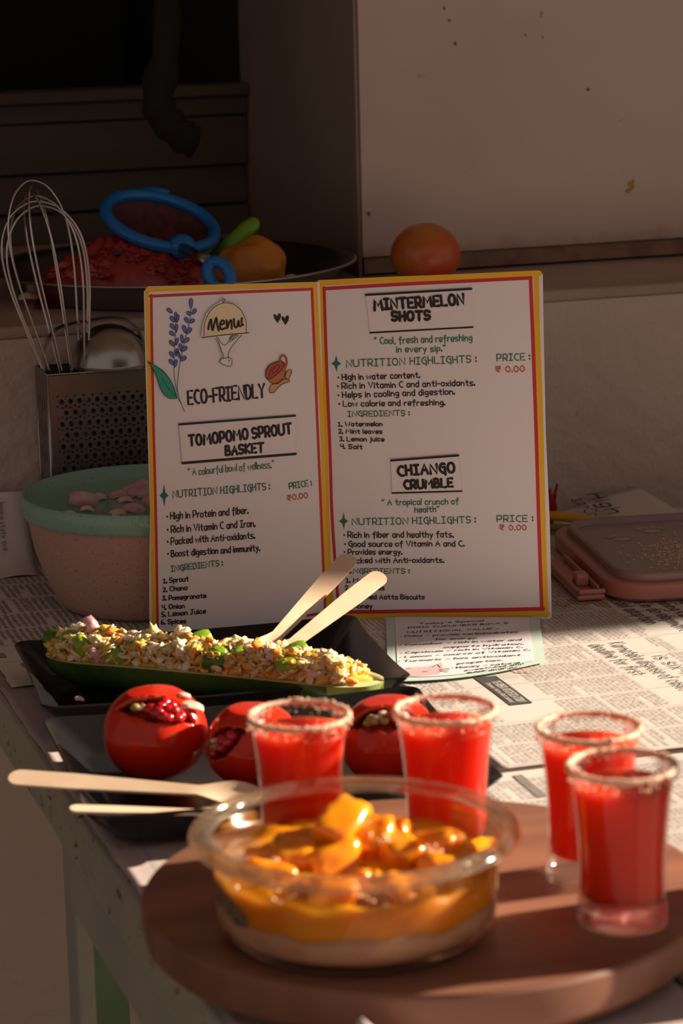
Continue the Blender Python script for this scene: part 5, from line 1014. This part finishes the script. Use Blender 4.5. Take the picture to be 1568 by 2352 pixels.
for i, (x, y, z, q) in enumerate(chunks):
    mb = MB(); q *= 0.98; mb.blob((0, 0, 0), q, q*rr.uniform(0.6, 0.8), q*rr.uniform(0.5, 0.66), TR(0, 0, 0, rr.uniform(-0.5, 0.5), rr.uniform(-0.5, 0.5), rr.uniform(0, 6)), 3, nz=(0.28, 2.0), seed=i+3, box=9)
    o = mb.build('mango_chunk', M_man); o.location = (BX+x, BY+y, BZ+z+0.0035); tagit(o, MLAB[i], 'mango', MGp)
mb = MB()
for (cx, cy, cz, n_, sp) in ((0.010, -0.060, 0.040, 60, 0.008), (-0.036, -0.046, 0.040, 50, 0.009), (-0.022, 0.010, 0.046, 26, 0.004), (0.018, 0.0, 0.050, 22, 0.005), (0.038, -0.01, 0.047, 24, 0.005), (-0.045, -0.01, 0.042, 24, 0.005)):
    for i in range(n_): q = rr.uniform(0.0008, 0.0026); mb.blob((cx+rr.gauss(0, sp), cy+rr.gauss(0, sp*0.7), cz+0.0045+rr.gauss(0, 0.0015)), q, q*0.8, q*0.7, RZ(rr.uniform(0, 6)), 1, jit=0.2)
o = mb.build('biscuit_crumbs', M_crumb, loc=(BX, BY, BZ)); o['kind'] = 'stuff'; tagit(o, 'toasted biscuit crumbs scattered over the mango chunks', 'crumbs')
# ============================================================ pink and green bowl
def speckle(name, col, dk, rough=0.5):
    return mat(name, col, rough=rough, var=dk, vscale=350, low=0.30, high=0.42, detail=2)
M_pb = speckle('pink_speckled', (0.52, 0.32, 0.26), (0.36, 0.22, 0.17)); M_lid = speckle('green_speckled', (0.26, 0.47, 0.36), (0.19, 0.37, 0.28), 0.2)
GB = (-0.172, 2.462, 0.004)
gb = empty('food_bowl', GB, 0, 'pink speckled bowl with a pale green lid left of the menu card', 'bowl')
MB().lathe([(0, 0), (0.074, 0), (0.080, 0.003), (0.085, 0.010), (0.094, 0.030), (0.1025, 0.055), (0.1065, 0.078), (0.1085, 0.090), (0.104, 0.090), (0.09, 0.05), (0, 0.02)], 96).build('bowl_body', M_pb, gb, auto=40)
MB().lathe([(0.106, 0.086), (0.1105, 0.0845), (0.1125, 0.087), (0.1132, 0.096), (0.1125, 0.1015), (0.1105, 0.103), (0.1080, 0.1015), (0.1045, 0.0955), (0.1000, 0.0930), (0.0975, 0.0915), (0.0, 0.0915)], 128).build('lid', M_lid, gb, auto=50)
ON = 'chopped onion pieces on the green lid'; zl = 0.0965
def lidp(x, y): return P3(x, y, zl)
LLAB = ['upright pointed onion piece standing alone on the green lid', 'flat white onion bit at the left front of the green lid', 'white onion bit at the back left beside the purple heap', 'thin white onion bit in front of the upright one', 'purple onion slice at the left end of the heap on the lid', 'purple onion slice at the back of the heap on the lid', 'big purple onion slice in the middle of the heap on the lid', 'tall purple onion slice at the top of the heap by the card', 'small white onion bit in front of the purple heap', 'purple onion slice at the right front of the lid by the card', 'white onion slice left of the front purple one on the lid', 'purple onion slice half hidden behind the card edge, upper one', 'purple onion slice half hidden behind the card edge, lower one']
for k_, (x, y, sz, m, rx, rz) in enumerate(((-0.2255, 2.437, 0.0125, M_pinkon, 1.25, 0.2), (-0.236, 2.408, 0.009, M_white, 0.1, 0.3), (-0.213, 2.470, 0.008, M_white, 0.5, 1.0), (-0.222, 2.425, 0.006, M_white, 0.2, 0.2), (-0.196, 2.475, 0.010, M_pinkon, 0.5, 0.1), (-0.188, 2.490, 0.010, M_pinkon, 0.6, -0.3), (-0.178, 2.480, 0.012, M_pinkon, 0.7, 0.3),
                         (-0.176, 2.500, 0.012, M_pinkon, 0.8, 0.2), (-0.190, 2.460, 0.008, M_white, 0.2, 0.5), (-0.181, 2.415, 0.010, M_pinkon, 0.6, -0.2), (-0.192, 2.405, 0.009, M_white, 0.4, 0.9), (-0.168, 2.47, 0.012, M_pinkon, 0.9, 0.2), (-0.166, 2.45, 0.011, M_pinkon, 0.5, 1.2))):
    petal_piece('onion_piece', (x, y, zl+0.003+0.4*sz*abs(math.sin(rx))), sz, m, LLAB[k_], 'onion', ON, rx, 0.2, rz, 0.8, 0.0013)

# ============================================================ box grater, whisk and ladle
GA = math.radians(16); GX = V((math.cos(GA), math.sin(GA), 0)); G0 = V((-0.2680, 2.574, 0.004)); GW, GD, GH = 0.100, 0.056, 0.188
gr = empty('box_grater', G0, GA, 'steel box grater with a strap handle behind the pink and green bowl', 'grater')
def holed(nx, nz, W, z0, z1, cell, hole, off, H, x0=0.0, y=0.0):
    """sheet with real round holes: square cells, every hole ringed by quads"""
    mb = MB(); K = 12; cz = (z1-z0)/nz; cx = W/nx
    for r in range(nz):
        for c in range(nx):
            ox = x0+c*cx; oz = z0+r*cz; m = (ox+cx/2, oz+cz/2); ring = []; sq = []
            for k in range(K):
                a = 2*math.pi*k/K; ca, sa = math.cos(a), math.sin(a); s = 1/max(abs(ca), abs(sa)); ring.append((m[0]+hole[0]*ca, y, m[1]+hole[1]*sa)); sq.append((m[0]+cx/2*ca*s, y, m[1]+cz/2*sa*s))
            n = len(mb.v); mb.v += ring+sq
            for k in range(K): mb.f.append((n+k, n+(k+1) % K, n+K+(k+1) % K, n+K+k)); mb.mi.append(0)
    return mb
ROWS, COLS = 14, 10; zt = GH-0.020; mb = MB(); px_ = 0.0084
teeth = MB()
for r in range(ROWS):
    z0 = 0.020+r*(zt-0.020)/ROWS; z1 = z0+(zt-0.020)/ROWS; sh = 0.0 if r % 2 else px_/2
    xa = 0.008+sh; xb = xa+COLS*px_
    h = holed(COLS, 1, COLS*px_, z0, z1, 0, (0.0021, 0.0021), 0, 0, xa); mb.add(h.v, h.f)
    mb.add([(0, 0, z0), (xa, 0, z0), (xa, 0, z1), (0, 0, z1)], [(0, 1, 2, 3)]); mb.add([(xb, 0, z0), (GW, 0, z0), (GW, 0, z1), (xb, 0, z1)], [(0, 1, 2, 3)])
    for c in range(COLS):
        cx = xa+(c+0.5)*px_; cz = (z0+z1)/2
        vs_ = [];  R0 = 0.0031
        for i in range(5):
            for k in range(7):
                a = math.pi+math.pi*k/6; f = i/4; rad_ = R0*(1-f)+0.0021*f
                vs_.append((cx+rad_*math.cos(a), -0.0016*math.sin(f*math.pi/2), cz+rad_*math.sin(a)*1.15))
        teeth.add(vs_, [(i*7+k, i*7+k+1, (i+1)*7+k+1, (i+1)*7+k) for i in range(4) for k in range(6)])
mb.add([(0, 0, 0), (GW, 0, 0), (GW, 0, 0.020), (0, 0, 0.020)], [(0, 1, 2, 3)]); mb.add([(0, 0, zt), (GW, 0, zt), (GW, 0, GH), (0, 0, GH)], [(0, 1, 2, 3)])
o = mb.build('grating_face', M_steeld, gr, smooth=False, label='front face with rows of round holes'); mod(o, 'SOLIDIFY', thickness=0.0006, offset=-1)
teeth.build('grating_teeth', M_steel, gr, kind='stuff')
mb = MB(); nc, nr = 5, 6; cw_ = GD/nc; chh = (GH-0.04)/nr
for r in range(nr):
    for c in range(nc):
        y0 = c*cw_; z0 = 0.02+r*chh+(0.004 if c % 2 else 0); xa, xb, za, zb = y0+cw_*0.34, y0+cw_*0.62, z0+chh*0.25, z0+chh*0.72; y1 = y0+cw_; z1 = z0+chh
        P8 = [(y0, 0.02+r*chh), (y1, 0.02+r*chh), (y1, 0.02+(r+1)*chh), (y0, 0.02+(r+1)*chh), (xa, za), (xb, za), (xb, zb), (xa, zb)]
        mb.add([(0, p[0], p[1]) for p in P8], [(0, 1, 5, 4), (1, 2, 6, 5), (2, 3, 7, 6), (3, 0, 4, 7)])
mb.add([(0, 0, 0), (0, GD, 0), (0, GD, 0.02), (0, 0, 0.02)], [(0, 1, 2, 3)]); mb.add([(0, 0, GH-0.02), (0, GD, GH-0.02), (0, GD, GH), (0, 0, GH)], [(0, 1, 2, 3)])
o = mb.build('slicing_face', M_steeld, gr, smooth=False, label='left side with tall slots'); mod(o, 'SOLIDIFY', thickness=0.0006, offset=-1)
o = MB().box(0, GW, GD-0.0006, GD, 0, GH).box(GW-0.0006, GW, 0.0008, GD-0.0008, 0, GH).build('back_panels', M_steeld, gr, smooth=False)
for (x, y) in ((0, 0), (GW, 0), (0, GD), (GW, GD)): MB().tube([(x, y, 0), (x, y, GH)], 0.0016, 8).build('corner_seam', M_steel, gr)
mb = MB(); mb.tube([(0, 0, GH), (GW, 0, GH), (GW, GD, GH), (0, GD, GH)], 0.0011, 8, closed=True); mb.build('top_rim', M_steel, gr)
hp = catmull([(0.002, GD/2, GH-0.025), (0.003, GD/2, GH+0.004), (0.006, GD/2, GH+0.024), (0.018, GD/2, GH+0.038), (0.040, GD/2, GH+0.0425), (0.070, GD/2, GH+0.0445), (0.088, GD/2, GH+0.038), (0.096, GD/2, GH+0.020), (0.098, GD/2, GH-0.025)], 6)
mb = MB()
for i, p in enumerate(hp):
    t = (hp[min(i+1, len(hp)-1)]-hp[max(i-1, 0)]).normalized(); nn = V((-t.z, 0, t.x)); 
    for sx, sy in ((1, -1), (1, 1), (-1, 1), (-1, -1)): q = p+nn*(0.0011*sx)+V((0, 0.0075*sy, 0)); mb.v.append(tuple(q))
for i in range(len(hp)-1):
    for k in range(4): mb.f.append((i*4+k, i*4+(k+1) % 4, (i+1)*4+(k+1) % 4, (i+1)*4+k)); mb.mi.append(0)
mb.build('strap_handle', M_steel, gr, auto=30)
# whisk standing in the grater
W0_, W1_ = V((-0.2400, 2.606, 0.100)), V((-0.2780, 2.600, 0.3690)); WX = (W1_-W0_).normalized(); WA = WX.orthogonal().normalized(); WB = WX.cross(WA); WL = (W1_-W0_).length
wk = empty('balloon_whisk', W0_-WX*0.085, 0, 'steel balloon whisk standing wires up in the box grater', 'whisk'); wo = wk.location.copy()
def wprof(s):                                                       # radius along the axis
    pts = [(0, 0.0045), (0.15, 0.011), (0.35, 0.0215), (0.52, 0.031), (0.66, 0.0385), (0.78, 0.0415), (0.87, 0.0385), (0.94, 0.029), (0.98, 0.017), (1.0, 0.0)]
    for (a, ra), (b, rb) in zip(pts, pts[1:]):
        if a <= s <= b: t = (s-a)/(b-a); return ra+(rb-ra)*t
    return 0
for k in range(6):
    a = math.pi*k/6+0.17; d = WA*math.cos(a)+WB*math.sin(a); sc = 1-0.018*k; r_ = 1.0-0.05*(k % 3); lean = random.uniform(-0.003, 0.003)
    half = [(s, wprof(s)) for s in (0, 0.15, 0.35, 0.52, 0.66, 0.78, 0.87, 0.94, 0.98, 1.0)]
    pts = [W0_+WX*(WL*s*sc)+d*(r*r_)+(WA*lean*s) for s, r in half]+[W0_+WX*(WL*s*sc)-d*(r*r_)+(WA*lean*s) for s, r in half[-2::-1]]
    mb = MB(); mb.tube([q-wo for q in catmull(pts, 6)], 0.00105, 8); mb.build('whisk_wire', M_wire, wk)
mb = MB(); mb.tube([W0_-WX*0.082-wo, W0_-WX*0.04-wo, W0_+WX*0.004-wo], [0.007, 0.008, 0.006], 16); mb.build('whisk_handle', M_steel, wk)
# ladle turned dome up
LD = G0+GX*0.057+V((-0.0, 0.030, GH-0.0035)); ld = empty('ladle', LD, 0, 'round steel ladle bowl turned upside down on top of the grater', 'ladle')
mb = MB(); pf = [(0.0368*math.cos(t*math.pi/2/16), 0.0385*math.sin(t*math.pi/2/16)+0.0045) for t in range(17)]; pf = [(0.0380, 0.0043), (0.0385, 0.0050)]+pf; pf[-1] = (0, pf[-1][1]); mb.lathe(pf, 64)
o = mb.build('ladle_bowl', M_steel, ld); mod(o, 'SOLIDIFY', thickness=0.0008)
MB().tube([(0.0, 0.006, 0.030), (0.0, 0.004, 0.0), (0.0, 0.003, -0.10)], 0.0026, 10).build('ladle_handle', M_steel, ld)

# ============================================================ steel tray with peelings
TC = V((-0.1650, 2.868, LZ)); TRD = 0.186
ty = empty('steel_tray', TC, 0, 'wide round steel tray of fruit peelings on the wall ledge', 'tray')
MB().lathe([(0, 0.0005), (0.150, 0.0005), (0.156, 0.003), (0.172, 0.020), (0.180, 0.0275), (0.186, 0.0285), (0.1875, 0.0275), (0.1868, 0.0300), (0.180, 0.0292), (0.170, 0.0215), (0.154, 0.0045), (0.150, 0.0020), (0, 0.0020)], 128).build('tray_dish', M_steel, ty)
M_wm = mat('watermelon_red', (0.40, 0.035, 0.035), rough=0.3, sss=0.3, ssc=(0.01, 0.003, 0.003), var=(0.28, 0.015, 0.018), vscale=40)
M_wm2 = mat('watermelon_pink', (0.52, 0.10, 0.09), rough=0.3, sss=0.3, ssc=(0.01, 0.003, 0.003))
mb = MB(); rr = random.Random(21); NX, NY = 60, 40
for i in range(NX+1):
    for j in range(NY+1):
        u = -1+2*i/NX; v = -1+2*j/NY; x = -0.206+u*0.092; y = 2.812+v*0.062; rr2 = u*u+v*v
        prof = 0.75+0.25*math.exp(-((u-0.05)/0.45)**2); h = max(0, 1-rr2)**0.5*0.061*prof*(1+0.35*noise.noise(V((u*3, v*3, 1)))+0.20*noise.noise(V((u*8, v*8, 4))))
        mb.v.append((x, y, LZ+0.002+h+0.003*noise.noise(V((u*20, v*20, 2)))*(1 if h > 0.004 else 0)))
mb.f = [(i*(NY+1)+j, (i+1)*(NY+1)+j, (i+1)*(NY+1)+j+1, i*(NY+1)+j+1) for i in range(NX) for j in range(NY)]; mb.mi = [0]*len(mb.f)
for i in range(60):
    u = rr.uniform(-0.9, 0.9); v = rr.uniform(-0.95, 0.3); 
    if u*u+v*v > 0.9: continue
    h = max(0, 1-u*u-v*v)**0.5*0.057*(0.75+0.25*math.exp(-((u-0.05)/0.45)**2)); q = rr.uniform(0.004, 0.010); mb.cur = rr.choice((0, 0, 1))
    mb.blob((-0.206+u*0.092, 2.812+v*0.062, LZ+0.0+h), q*1.3, q, q*0.6, RZ(rr.uniform(0, 6)), 3, nz=(0.9, 2.2), seed=i)
mb.cur = 0; o = mb.build('watermelon_pulp', None, None, mats=[M_wm, M_wm2]); o['kind'] = 'stuff'; tagit(o, 'mound of crushed red watermelon pulp on the steel tray', 'watermelon')
M_seed = mat('melon_seed', (0.02, 0.012, 0.01), 0.3)
for (x, z) in ((-0.2145, 0.278), (-0.236, 0.266)):
    mb = MB(); mb.blob((0, 0, 0), 0.0045, 0.002, 0.003, None, 2); o = mb.build('watermelon_seed', M_seed); o.location = (x, 2.770, z); tagit(o, 'dark seed stuck in the red watermelon pulp', 'seed', 'dark seeds in the watermelon pulp')
M_mpeel = mat('mango_stone', (0.62, 0.22, 0.02), 0.4, sss=0.3, ssc=(0.008, 0.004, 0.001), var=(0.50, 0.17, 0.015), vscale=35)
mb = MB(); mb.blob((0, 0, 0), 0.034, 0.024, 0.029, None, 4, nz=(0.25, 1.6), seed=4); o = mb.build('mango_stone', M_mpeel); o.location = (-0.0835, 2.800, LZ+0.0300); tagit(o, 'fleshy orange mango stone beside the watermelon pulp on the tray', 'mango')
mb = MB(); mb.blob((0, 0, 0), 0.012, 0.005, 0.0055, TR(0, 0, 0, 0, -0.3, 0), 3, nz=(0.3, 1.5), seed=8); o = mb.build('mango_peel', mat('mango_peel', (0.85, 0.30, 0.03), 0.4, sss=0.3)); o.location = (-0.075, 2.762, LZ+0.013); tagit(o, 'small bright orange mango peel in front of the mango stone', 'mango')
for k, (x, y, z, q) in enumerate(((-0.044, 2.80, 0.018, 0.011), (-0.036, 2.815, 0.012, 0.010), (-0.052, 2.83, 0.014, 0.010), (-0.018, 2.83, 0.010, 0.008))):
    petal_piece('vegetable_scrap', (x, y, LZ+z), q, M_white, 'cream coloured vegetable scrap at the right end of the steel tray', 'scrap', 'cream scraps at the right end of the tray', 0.8+0.2*k, 0.3*k, 0.7*k, 0.7)
for k, (x, y, z, q, m) in enumerate(((-0.305, 2.775, 0.012, 0.008, M_white), (-0.292, 2.770, 0.012, 0.007, M_mpeel), (-0.281, 2.765, 0.012, 0.007, M_white), (-0.268, 2.768, 0.012, 0.009, M_wm), (-0.255, 2.762, 0.013, 0.009, M_wm2), (-0.315, 2.79, 0.01, 0.007, M_capsd))):
    petal_piece('vegetable_scrap', (x, y, LZ+z), q, m, ['cream scrap second from the left end of the tray behind the whisk', 'orange scrap on the tray behind the whisk wires', 'cream scrap right of the orange one on the tray', 'dark red melon scrap on the tray behind the whisk', 'pink melon scrap nearest the watermelon pulp on the tray', 'dark green scrap at the far left end of the tray'][k], 'scrap', 'scraps at the left end of the tray', 0.5+0.3*k, 0.2*k, 0.9*k, 0.7)
# blue strainer
M_blue = mat('blue_plastic', (0.005, 0.17, 0.50), rough=0.32)
S0 = V((-0.1740, 2.830, 0.3020)); sn = V((0.27, -0.34, 0.90)).normalized(); sx = V((1, 0, -0.30)); sx = (sx-sn*sx.dot(sn)).normalized(); sy = sn.cross(sx)
stn = empty('strainer', S0-V((0, 0, 0.0)), 0, 'blue rimmed strainer resting on the watermelon pulp, handle towards the front', 'strainer')
mb = MB(); mb.tube([(sx*math.cos(t)+sy*math.sin(t)*0.92)*0.0560 for t in [2*math.pi*k/48 for k in range(48)]], 0.0062, 12, closed=True)
mb.blob(sx*-0.018+sy*0.056, 0.020, 0.007, 0.006, None, 2); mb.build('rim', M_blue, stn)
mb = MB(); N = 24
for i in range(9):
    for k in range(N): a = 2*math.pi*k/N; r = 0.053*math.cos(i/8*math.pi/2*0.98); mb.v.append(tuple((sx*math.cos(a)+sy*math.sin(a)*0.92)*r-sn*0.024*math.sin(i/8*math.pi/2)))
mb.f = [(i*N+k, i*N+(k+1) % N, (i+1)*N+(k+1) % N, (i+1)*N+k) for i in range(8) for k in range(N)]; mb.mi = [0]*len(mb.f)
mb.build('mesh_basket', mat('sieve_mesh', (0.05, 0.02, 0.02), 0.6, metal=0.4, var=(0.14, 0.03, 0.03), vscale=90), stn)
def W_(x, y, z): return V((x, y, z))-S0
mb = MB(); mb.blob(W_(-0.1510, 2.785, 0.2820), 0.0135, 0.012, 0.0125, None, 3); mb.tube([W_(-0.160, 2.800, 0.285), W_(-0.1500, 2.785, 0.281)], [0.006, 0.009], 12); mb.build('handle_hub', M_blue, stn)
mb = MB(); mb.tube([W_(-0.1490, 2.775, 0.2815), W_(-0.1340, 2.748, 0.2770), W_(-0.1200, 2.712, 0.2740)], [0.006, 0.0055, 0.006], 12); mb.build('handle_shank', M_steel, stn)
h0 = W_(-0.1120, 2.700, 0.2640); hx = V((0.52, -0.25, -0.82)).normalized(); hy = V((0.80, 0.12, 0.50)); hy = (hy-hx*hy.dot(hx)).normalized(); hz = hx.cross(hy)
mb = MB(); mb.tube([h0+hx*0.0140*math.cos(t)+hy*0.0098*math.sin(t) for t in [2*math.pi*k/32 for k in range(32)]], [0.0062]*32, 12, closed=True); mb.build('handle_loop', M_blue, stn)
mb = MB(); mb.tube([V((-0.122, 2.84, 0.262)), V((-0.103, 2.842, 0.278)), V((-0.0880, 2.844, 0.291)), V((-0.0800, 2.845, 0.2965)), V((-0.0760, 2.845, 0.2985))], [0.0085, 0.0088, 0.0088, 0.0078, 0.0030], 14, flat=0.7)
tagit(mb.build('peeler_handle', mat('lime_plastic', (0.17, 0.36, 0.01), 0.35)), 'lime green handle sticking up behind the orange mango stone', 'peeler')
# whole tomato on the ledge
tr_ = empty('tomato', (0.0910, 2.845, LZ), 0, 'whole orange red tomato on the ledge above the menu card', 'tomato'); mb = MB(); vv, ff = ico(4); out = []
for q in vv:
    ang = math.atan2(q.y, q.x); d = 1+0.02*math.cos(4*ang)*(1-abs(q.z)); zz = q.z-0.10*math.exp(-((q.x+0.15)**2+q.y**2)/0.02)*(1 if q.z > 0 else 0); out.append((q.x*0.0348*d, q.y*0.0345*d, 0.0325+zz*0.0325))
mb.add(out, ff); mb.build('skin', mat('far_tomato_skin', (0.55, 0.06, 0.02), rough=0.3, sss=0.2, ssc=(0.01, 0.003, 0.001), var=(0.55, 0.18, 0.03), vscale=22, low=0.35, high=0.6), tr_)

# ============================================================ pink container lid at the right
M_pk = mat('pink_plastic', (0.50, 0.20, 0.16), rough=0.35); M_pkw = mat('grey_window', (0.34, 0.25, 0.24), rough=0.25)
M_pkt = mat('grey_gasket', (0.32, 0.22, 0.20), rough=0.35)
LA = math.atan2(0.155, 0.988); ll = empty('container_lid', (0.3220, 2.541, 0.0055), LA, 'pink rimmed food container lid with grey window at the right', 'lid')
def slab(w, d, r, spec, m, name, parent, cap=True, label=None):
    mb = MB(); loops = []
    for inset, z in spec: loops.append([(x, y, z) for (x, y) in rrect(w-2*inset, d-2*inset, max(r-inset, 0.003), 9)])
    N = len(loops[0])
    for lp in loops: mb.v += lp
    for i in range(len(loops)-1):
        for k in range(N): mb.f.append((i*N+k, i*N+(k+1) % N, (i+1)*N+(k+1) % N, (i+1)*N+k)); mb.mi.append(0)
    if cap: mb.f.append(tuple(range(N))[::-1]); mb.mi.append(0); mb.f.append(tuple((len(loops)-1)*N+k for k in range(N))); mb.mi.append(0)
    return mb.build(name, m, parent, auto=35, label=label)
LWd, LDp = 0.215, 0.252
slab(LWd, LDp, 0.040, [(0.004, 0), (0.0, 0.003), (0.0, 0.015), (0.002, 0.0165), (0.012, 0.0165)], M_pk, 'lid_rim', ll)
slab(LWd-0.022, LDp-0.022, 0.032, [(0, 0.0166), (0.0, 0.0225), (0.002, 0.024), (0.005, 0.024), (0.0065, 0.0235), (0.008, 0.0185), (0.010, 0.0182)], M_pkt, 'gasket_ring', ll)
slab(LWd-0.044, LDp-0.044, 0.024, [(0, 0.0183), (0.0005, 0.0187)], M_pkw, 'window', ll)
mb = MB(); rr = random.Random(9)
for i in range(1500):
    x = rr.gauss(0.01, 0.03); y = rr.gauss(-0.035, 0.028)
    if abs(x) < 0.075 and abs(y) < 0.10: q = rr.uniform(0.0005, 0.0018); mb.blob((x, y, 0.0190), q, q*0.9, q*0.5, RZ(rr.uniform(0, 6)), 1, jit=0.2)
mb.build('chilli_powder', M_salt, ll, kind='stuff')
M_paw = mat('window_print', (0.46, 0.37, 0.35), 0.4)
for (cx, cy) in ((-0.055, 0.040), (-0.02, 0.065), (0.025, 0.075)):
    mb = MB()
    for (dx, dy, rx_, ry_) in ((0, 0, 0.009, 0.008), (-0.010, 0.010, 0.0035, 0.005), (-0.0035, 0.014, 0.0035, 0.005), (0.0045, 0.014, 0.0035, 0.005), (0.011, 0.009, 0.0035, 0.005)):
        polyfill(mb, [(cx+dx+rx_*math.cos(t), cy+dy+ry_*math.sin(t)) for t in [2*math.pi*k/14 for k in range(14)]], 0.0190)
    mb.build('paw_print', M_paw, ll, smooth=False)
cl = MB().box(-LWd/2-0.0275, -LWd/2-0.0015, -0.108, 0.030, 0.0005, 0.006); o = cl.build('clip', M_pk, ll, smooth=False); bevel(o, 0.003, 3)
mb = MB().box(-LWd/2-0.0275, -LWd/2-0.0235, -0.108, 0.030, 0.006, 0.0105).box(-LWd/2-0.0275, -LWd/2-0.0015, -0.108, -0.1045, 0.006, 0.0105).box(-LWd/2-0.0085, -LWd/2-0.0055, -0.102, 0.025, 0.006, 0.0125); o = mb.build('clip_ridges', M_pk, ll, smooth=False); bevel(o, 0.0015, 2)
mb = MB().box(-LWd/2-0.021, -LWd/2-0.009, -0.078, -0.062, 0.006, 0.0175); o = mb.build('clip_tab', M_pk, ll, smooth=False); bevel(o, 0.002, 3)
# yellow stick and red flower scrap between card and lid
mb = MB(); mb.tube([(0.150, 2.722, 0.0225), (0.205, 2.697, 0.0205), (0.238, 2.680, 0.0195), (0.258, 2.668, 0.0185)], [0.0052, 0.0052, 0.0046, 0.0022], 12, flat=0.8)
tagit(mb.build('yellow_handle', mat('yellow_plastic', (0.80, 0.36, 0.01), 0.4)), 'yellow plastic knife handle lying between menu card and pink lid', 'handle')
mb = MB(); mb.tube([(0.165, 2.69, 0.010), (0.21, 2.682, 0.011), (0.235, 2.677, 0.012)], [0.004, 0.004, 0.003], 8); tagit(mb.build('green_stem', mat('olive_stem', (0.22, 0.20, 0.03), 0.5)), 'olive green stem under the yellow handle beside the menu card', 'stem')
M_redf = mat('red_petal', (0.42, 0.02, 0.02), 0.6); fl = empty('red_flower', (0.2025, 2.705, 0.006), 0, 'dark red ragged flower peeping out behind the right card edge', 'flower')
for k in range(9):
    a = k*0.7; mb = MB(); L = 0.030+0.008*math.sin(k*2.1); pts = []
    for i in range(6):
        s = i/5; w = 0.008*math.sin(min(1, s*1.1+0.15)*math.pi*0.9)+0.001
        for yy in (-1, 0, 1): mb.v.append((w*yy*math.cos(a)+math.cos(a+1.57)*s*L*0.25, w*yy*math.sin(a)+math.sin(a+1.57)*s*L*0.25, 0.012+s*L*0.85+(0.001 if yy else 0)))
    mb.f = [(i*3+j, i*3+j+1, (i+1)*3+j+1, (i+1)*3+j) for i in range(5) for j in range(2)]; mb.mi = [0]*len(mb.f); o = mb.build('petal', M_redf, fl); mod(o, 'SOLIDIFY', thickness=0.0006)
MB().tube([(0, 0, 0), (0.001, 0, 0.014)], [0.004, 0.006], 10).build('flower_base', mat('olive_stem', (0.22, 0.20, 0.03)), fl)
# jug added just outside the frame at the right to shade the nearest glass
jg = empty('shade_jug', (0.322, 1.584, 0.004), 0, 'wide steel jug added unseen past the right edge to shade the nearest glass', 'jug')
MB().lathe([(0, 0), (0.047, 0), (0.051, 0.004), (0.052, 0.03), (0.050, 0.12), (0.043, 0.145), (0.047, 0.165), (0.0465, 0.166), (0.0415, 0.145), (0.0485, 0.12), (0.0505, 0.03), (0, 0.004)], 64).build('shade_jug_body', M_steel, jg)
MB().tube(catmull([(0.045, 0, 0.14), (0.068, 0, 0.145), (0.078, 0, 0.11), (0.068, 0, 0.06), (0.050, 0, 0.045)], 6), 0.004, 10).build('shade_jug_handle', M_steel, jg)
